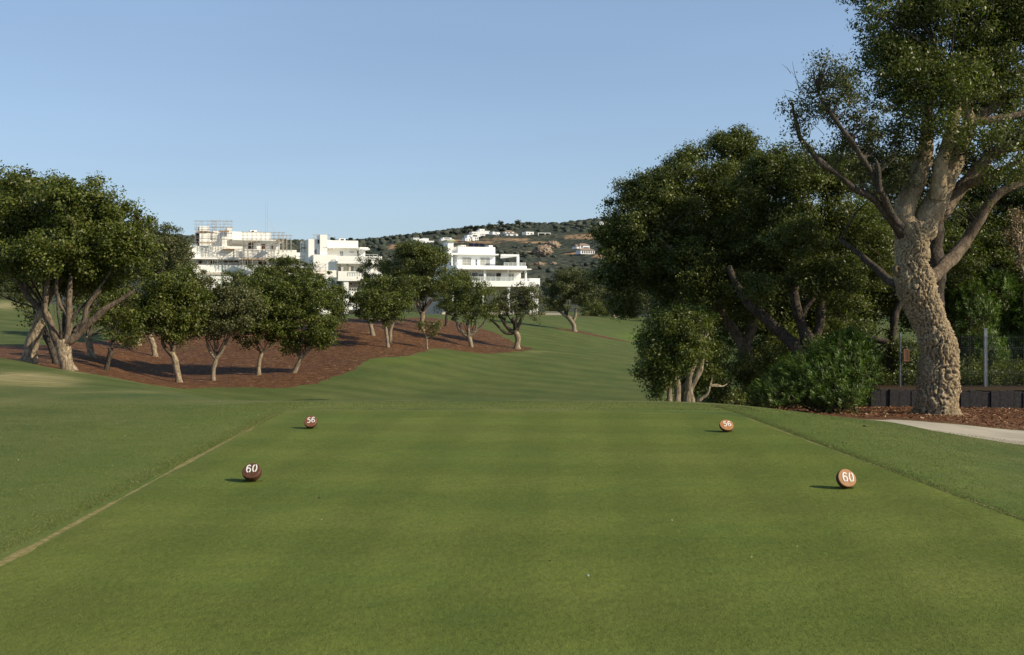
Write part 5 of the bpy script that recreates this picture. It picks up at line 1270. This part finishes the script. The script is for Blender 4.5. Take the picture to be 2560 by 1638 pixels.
def ribbon3(mb, pts, w, sx, sz, ox, oz, y0, y1):
    if len(pts) > 3 and not (pts[0][1] == pts[1][1] == .94):
        p, _ = catmull([np.array([a, b, 0.]) for a, b in pts], [1]*len(pts), .04)
    else:
        p = np.array([[a, b, 0.] for a, b in pts[:2]]); q, _ = catmull([np.array([a, b, 0.]) for a, b in pts[2:]], [1]*(len(pts)-2), .04); p = np.concatenate([p, q])
    P2 = np.stack([ox+p[:, 0]*sx, oz+p[:, 1]*sz], 1)
    n = len(P2); tg = np.gradient(P2, axis=0); tg /= np.linalg.norm(tg, axis=1)[:, None]; nm = np.stack([-tg[:, 1], tg[:, 0]], 1)*w/2
    k = len(mb.v)
    for i in range(n):
        a = P2[i]+nm[i]; b = P2[i]-nm[i]
        mb.v += [(a[0], y0, a[1]), (b[0], y0, b[1]), (b[0], y1, b[1]), (a[0], y1, a[1])]
    for i in range(n-1):
        for j in range(4):
            mb.f.append((k+4*i+j, k+4*i+(j+1) % 4, k+4*(i+1)+(j+1) % 4, k+4*(i+1)+j))
    mb.f.append((k, k+1, k+2, k+3)); e = k+4*(n-1); mb.f.append((e+3, e+2, e+1, e))
def marker(txt, u, v, rx, rz, th, tilt, yaw, roll, kind, dh, stroke, dx, dz, label):
    Y = F*H/(v-V0); x = (u-U0)/F*Y
    root = empty('tee_marker', (x, Y, gz1(x, Y)), label, 'tee marker', 'wooden tee markers')
    rot = Vector((0, 0, 0)); from_m = __import__('mathutils').Euler((-R(tilt), 0, R(yaw)), 'XYZ')
    hc = rz*math.cos(R(tilt))+th*math.sin(R(tilt))*.92
    c = Vector((0, -th*.5*math.cos(R(tilt)), hc))
    n = 48; rings = [(-.0, .93), (.004, .985), (.012, 1.0), (th*.5, 1.02), (th*.8, .96), (th, .84)]
    V_ = []; F_ = []
    for (y, s) in rings:
        for i in range(n):
            a = 2*math.pi*i/n; w_ = 1+.02*math.sin(2*a+u)+.015*math.sin(3*a+v)
            V_.append((rx*s*w_*math.cos(a), y, rz*s*w_*math.sin(a)))
    for j in range(len(rings)-1):
        for i in range(n): F_.append((j*n+i, j*n+(i+1) % n, (j+1)*n+(i+1) % n, (j+1)*n+i))
    V_.append((0, th, 0)); 
    for i in range(n): F_.append(((len(rings)-1)*n+i, (len(rings)-1)*n+(i+1) % n, len(V_)-1, len(V_)-1)[:3] + ())
    me = bpy.data.meshes.new('log_slice'); me.from_pydata(V_, [], F_)
    bm = bmesh.new(); bm.from_mesh(me); bmesh.ops.recalc_face_normals(bm, faces=bm.faces); bm.to_mesh(me); bm.free()
    me.polygons.foreach_set('use_smooth', [True]*len(me.polygons))
    o = link_mesh('log_slice', me, SIDE, root, c); o.rotation_euler = from_m
    fm = bpy.data.meshes.new('cut_face'); fv = [(0, -.0012, 0)]
    for s in (.93,): 
        for i in range(n):
            a = 2*math.pi*i/n; w_ = 1+.02*math.sin(2*a+u)+.015*math.sin(3*a+v); fv.append((rx*s*w_*math.cos(a), 0, rz*s*w_*math.sin(a)))
    for i in range(n):
        a = 2*math.pi*i/n; w_ = 1+.02*math.sin(2*a+u)+.015*math.sin(3*a+v); fv.append((rx*.985*w_*math.cos(a), .0035, rz*.985*w_*math.sin(a)))
    for i in range(n): fv.append((fv[n+1+i][0]*1.003, .006, fv[n+1+i][2]*1.003))
    ff = [(0, 1+(i+1) % n, 1+i) for i in range(n)]+[(1+i, 1+(i+1) % n, n+1+(i+1) % n, n+1+i) for i in range(n)]+[(n+1+i, n+1+(i+1) % n, 2*n+1+(i+1) % n, 2*n+1+i) for i in range(n)]
    fv = [(a*1.006, b-.001, c_*1.006) for a, b, c_ in fv]
    fm.from_pydata(fv, [], ff); bm = bmesh.new(); bm.from_mesh(fm); bmesh.ops.recalc_face_normals(bm, faces=bm.faces); bm.to_mesh(fm); bm.free()
    f = link_mesh('cut_face', fm, FACE[kind], root, c); f.rotation_euler = from_m
    cr, sr = math.cos(R(roll)), math.sin(R(roll))
    for q, ch in enumerate(txt):
        mb = MB(); sx = dh*1.18; gap = dh*.70
        for st in DIG[ch]: ribbon3(mb, st, stroke, sx, dh, dx-dh*.57+q*gap, dz-dh*.5, -.0045, -.0012)
        mb.v = [(a*cr-c_*sr, b, a*sr+c_*cr) for a, b, c_ in mb.v]
        d = mb.build('digit', PAINT, root); d.location = c; d.rotation_euler = from_m
    pg = MB(); pg.bar((.012, .03, -.01), (.012, .03, .05), .022, 8); pg.build('stub', SIDE, root)
marker('60', 630, 1204, .080, .080, .068, 44, -5, 7, 'dark', .076, .0105, .0, .018, 'dark brown marker painted 60, nearer one on the left')
marker('56', 777, 1071.5, .080, .080, .055, 40, -3, 6, 'mid', .076, .0105, .004, .014, 'brown marker painted 56, farther one on the left')
marker('60', 2115, 1221.5, .080, .076, .065, 26, 9, -3, 'light', .078, .0100, .006, .006, 'orange brown marker painted 60, nearer one on the right')
marker('56', 1816, 1080, .083, .080, .050, 46, 4, -2, 'light', .074, .0100, .004, .012, 'orange brown marker painted 56, farther one on the right')
def litter(name, label, u, v, L, W, hgt, mat, seed, cat):
    Y = F*H/(v-V0); x = (u-U0)/F*Y; rng = np.random.default_rng(seed); n = 9
    V_ = [(0, 0, hgt)]+[(L/2*math.cos(a)*rng.uniform(.75, 1.1), W/2*math.sin(a)*rng.uniform(.7, 1.1), .002+hgt*.4*rng.random()) for a in np.linspace(0, 2*math.pi, n, endpoint=False)]
    V_ += [(a*.9, b*.9, -.002) for a, b, c in V_[1:]]
    me = bpy.data.meshes.new(name); me.from_pydata(V_, [], [(0, 1+i, 1+(i+1) % n) for i in range(n)]+[(1+i, n+1+i, n+1+(i+1) % n, 1+(i+1) % n) for i in range(n)])
    o = link_mesh(name, me, mat, None, (x, Y, gz1(x, Y)+.001)); o.rotation_euler = (0, 0, rng.uniform(0, 6)); tag(o, label, cat)
BRN = mat_simple('brown_leaf', (.10, .035, .018), .3, 90, .7); BLK = mat_simple('dark_leaf', (.012, .012, .006), .3, 90, .7); WHT = mat_simple('white_chip', (.72, .72, .62), .05, 90, .6)
litter('fallen_leaf', 'tiny reddish leaf lying on the tee below the left markers', 798, 1245, .034, .018, .010, BRN, 1, 'leaf')
litter('fallen_leaf', 'tiny dark leaf on the tee near its centre', 1375, 1403, .016, .009, .006, BLK, 2, 'leaf')
litter('fallen_leaf', 'dark leaf on the rough right of the tee edge', 2107, 1107, .034, .02, .012, BLK, 3, 'leaf')
litter('fallen_leaf', 'dark leaf lying on the concrete path', 2160, 1050, .05, .03, .02, BLK, 4, 'leaf')
litter('broken_tee', 'small white fragment of a broken tee peg in the turf', 1470, 1440, .022, .013, .010, WHT, 5, 'tee peg')

def blades():
    rng = np.random.default_rng(4)
    def put(xs, ys, h, w, lean):
        n = len(xs); z = gz(xs, ys); a = rng.uniform(0, 6.28, n); l = rng.uniform(0, 6.28, n)
        hh = h*rng.uniform(.5, 1.25, n); dx = np.cos(a)*w*.5; dy = np.sin(a)*w*.5; lx = np.cos(l)*hh*lean*rng.random(n); ly = np.sin(l)*hh*lean*rng.random(n)
        V_ = np.stack([np.stack([xs-dx, ys-dy, z-.002], 1), np.stack([xs+dx, ys+dy, z-.002], 1), np.stack([xs+lx, ys+ly, z+hh], 1)], 1).reshape(-1, 3)
        return V_, np.arange(3*n).reshape(n, 3), rng.random(n)
    def mat(nm, a, b, c):
        t = NT(nm); t.bsdf(t.ramp(t.attr('tint'), [(0, a), (.5, b), (.93, c), (.97, (.34, .28, .13))]), .7, .15); return t.m
    n = 150000; u = rng.random(n); Y = 3.9*(11.5/3.9)**u; X = rng.uniform(-.56, .56, n)*Y; k = (X > -3.05) & (X < 4.0-.08*Y); X = X[k]; Y = Y[k]
    V_, F_, T = put(X, Y, .007, .0032, 1.2)
    o = link_mesh('tee_grass', np_mesh('tee_grass', V_, F_, False, {'tint': ('FACE', T*.93)}), mat('tee_blade', (.110, .150, .032), (.142, .176, .037), (.19, .21, .055))); tag(o, 'closely mown grass blades of the tee', 'grass', kind='stuff')
    MX = []; MY = []
    for (mu, mv, mr) in ((630, 1204, .075), (777, 1071.5, .075), (2115, 1221.5, .07), (1816, 1080, .075)):
        my = F*H/(mv-V0); mx = (mu-U0)/F*my; a = rng.uniform(0, 6.28, 420); r_ = mr*rng.uniform(.55, 1.25, 420); MX.append(mx+r_*np.cos(a)); MY.append(my+.02+r_*.6*np.sin(a))
    V_, F_, T = put(np.concatenate(MX), np.concatenate(MY), .013, .0035, .9)
    o = link_mesh('tee_grass', np_mesh('tee_grass', V_, F_, False, {'tint': ('FACE', T*.93)}), mat('tuft_blade', (.09, .13, .026), (.13, .165, .034), (.19, .21, .055))); tag(o, 'slightly longer grass left around the tee markers', 'grass', kind='stuff')
    n = 170000; Y = rng.uniform(5.4, 15.2, n); X = np.where(rng.random(n) < .62, rng.uniform(-8, -3.1, n), rng.uniform(3.2, 8, n)); X = X*np.where(rng.random(n) < .25, 1, 1)
    X = np.concatenate([X, -3.2-np.abs(rng.normal(0, .12, 14000)), 3.16+(13.4-Y[:16000])*.075+np.abs(rng.normal(0, .08, 16000)), rng.uniform(-4, 3.6, 26000)])
    Y = np.concatenate([Y, rng.uniform(5, 14, 14000), Y[:16000], rng.uniform(14.2, 15.4, 26000)])
    k = ((X < -3.17) | (X > 3.12+(13.6-np.minimum(Y, 13.6))*.085) | (Y > 14.2)) & (X < .5*Y+.4) & (X > -.53*Y-.3) & ~((X > 6) & (Y > 14.6)); X = X[k]; Y = Y[k]
    V_, F_, T = put(X, Y, .011, .0045, 1.6)
    o = link_mesh('rough_grass', np_mesh('rough_grass', V_, F_, False, {'tint': ('FACE', T)}), mat('rough_blade', (.086, .120, .032), (.126, .152, .040), (.18, .19, .062))); tag(o, 'slightly longer grass blades of the rough beside the tee', 'grass', kind='stuff')
    n = 300; Y = rng.uniform(6, 26, n); X = rng.uniform(-.52, .52, n)*Y; k = ~((X > 4) & (Y > 13)) & ((np.abs(X) > 3.3) | (rng.random(n) < .25)); X = X[k]; Y = Y[k]; n = len(X)
    z = gz(X, Y)+.012; pos = np.stack([X, Y, z], 1)
    q = leaf_quads(pos, np.tile([0., -.4, 1.], (n, 1))+rng.normal(size=(n, 3))*.3, rng.random(n)*.9, rng.random(n), .018, .010, rng)
    t = NT('clipping'); t.bsdf(t.ramp(t.attr('tint'), [(0, (.10, .06, .03)), (.45, (.30, .24, .11)), (.7, (.42, .38, .22)), (1, (.55, .55, .42))]), .7, .2)
    o = link_mesh('grass_litter', np_mesh('grass_litter', q[0], q[1], False, {'tint': ('FACE', q[2])}), t.m); tag(o, 'tiny pale clippings and leaf flecks scattered over the turf', 'litter', kind='stuff')
blades()
# ------------------------------------------------------------------ light, sky, camera
SUN_EL, SUN = 31.0, Vector((0.935, -0.355, 0))
SUN.normalize()
sv = Vector((SUN.x*math.cos(R(SUN_EL)), SUN.y*math.cos(R(SUN_EL)), math.sin(R(SUN_EL))))
ld = bpy.data.lights.new('sun', 'SUN'); ld.energy = 5.0; ld.angle = R(0.53); ld.color = (1.0, 0.88, 0.67)
lo = bpy.data.objects.new('sun', ld); C.objects.link(lo); lo.rotation_euler = sv.to_track_quat('Z', 'Y').to_euler()
w = bpy.data.worlds.new('World'); S.world = w; w.use_nodes = True
nt = w.node_tree; nt.nodes.clear()
sky = nt.nodes.new('ShaderNodeTexSky'); sky.sky_type = 'NISHITA'; sky.sun_disc = False
sky.sun_elevation = R(SUN_EL); sky.sun_rotation = math.atan2(SUN.x, SUN.y)
sky.altitude = 50; sky.air_density = 1.0; sky.dust_density = 0.6; sky.ozone_density = 1.6
bg = nt.nodes.new('ShaderNodeBackground'); bg.inputs['Strength'].default_value = 0.112
ow = nt.nodes.new('ShaderNodeOutputWorld')
gm = nt.nodes.new('ShaderNodeGamma'); gm.inputs['Gamma'].default_value = 0.52
tn = nt.nodes.new('ShaderNodeVectorMath'); tn.operation = 'MULTIPLY'; tn.inputs[1].default_value = (1.92, 2.28, 2.76)
nt.links.new(sky.outputs[0], gm.inputs['Color']); nt.links.new(gm.outputs[0], tn.inputs[0]); tcw = nt.nodes.new('ShaderNodeTexCoord'); sx = nt.nodes.new('ShaderNodeSeparateXYZ'); nt.links.new(tcw.outputs['Generated'], sx.inputs[0])
mr = nt.nodes.new('ShaderNodeMapRange'); mr.inputs['From Min'].default_value = 0.32; mr.inputs['From Max'].default_value = 0.85; mr.inputs['To Min'].default_value = 1.0; mr.inputs['To Max'].default_value = 0.42
nt.links.new(sx.outputs[2], mr.inputs['Value'])
hz = nt.nodes.new('ShaderNodeTexNoise'); hz.inputs['Scale'].default_value = 2.2; hz.inputs['Detail'].default_value = 3
mpw = nt.nodes.new('ShaderNodeMapping'); mpw.inputs['Scale'].default_value = (1, 1, 7); nt.links.new(tcw.outputs['Generated'], mpw.inputs['Vector']); nt.links.new(mpw.outputs[0], hz.inputs['Vector'])
hr = nt.nodes.new('ShaderNodeMapRange'); hr.inputs['From Min'].default_value = 0.3; hr.inputs['From Max'].default_value = 0.7; hr.inputs['To Min'].default_value = 0.97; hr.inputs['To Max'].default_value = 1.035
nt.links.new(hz.outputs['Fac'], hr.inputs['Value'])
mm = nt.nodes.new('ShaderNodeMath'); mm.operation = 'MULTIPLY'; nt.links.new(mr.outputs[0], mm.inputs[0]); nt.links.new(hr.outputs[0], mm.inputs[1])
sc = nt.nodes.new('ShaderNodeVectorMath'); sc.operation = 'SCALE'; nt.links.new(tn.outputs[0], sc.inputs[0]); nt.links.new(mm.outputs[0], sc.inputs['Scale'])
nt.links.new(sc.outputs[0], bg.inputs[0]); nt.links.new(bg.outputs[0], ow.inputs[0])
cd = bpy.data.cameras.new('camera'); cam = bpy.data.objects.new('camera', cd); C.objects.link(cam)
cd.sensor_width = 36.0; cd.lens = F/2560*36.0; cd.shift_y = -(819.0-V0)/2560.0; cd.clip_end = 6000
cam.location = (0, 0, H); cam.rotation_euler = (R(90), 0, 0); S.camera = cam
S.view_settings.view_transform = 'Standard'; S.view_settings.look = 'None'; S.view_settings.exposure = 0
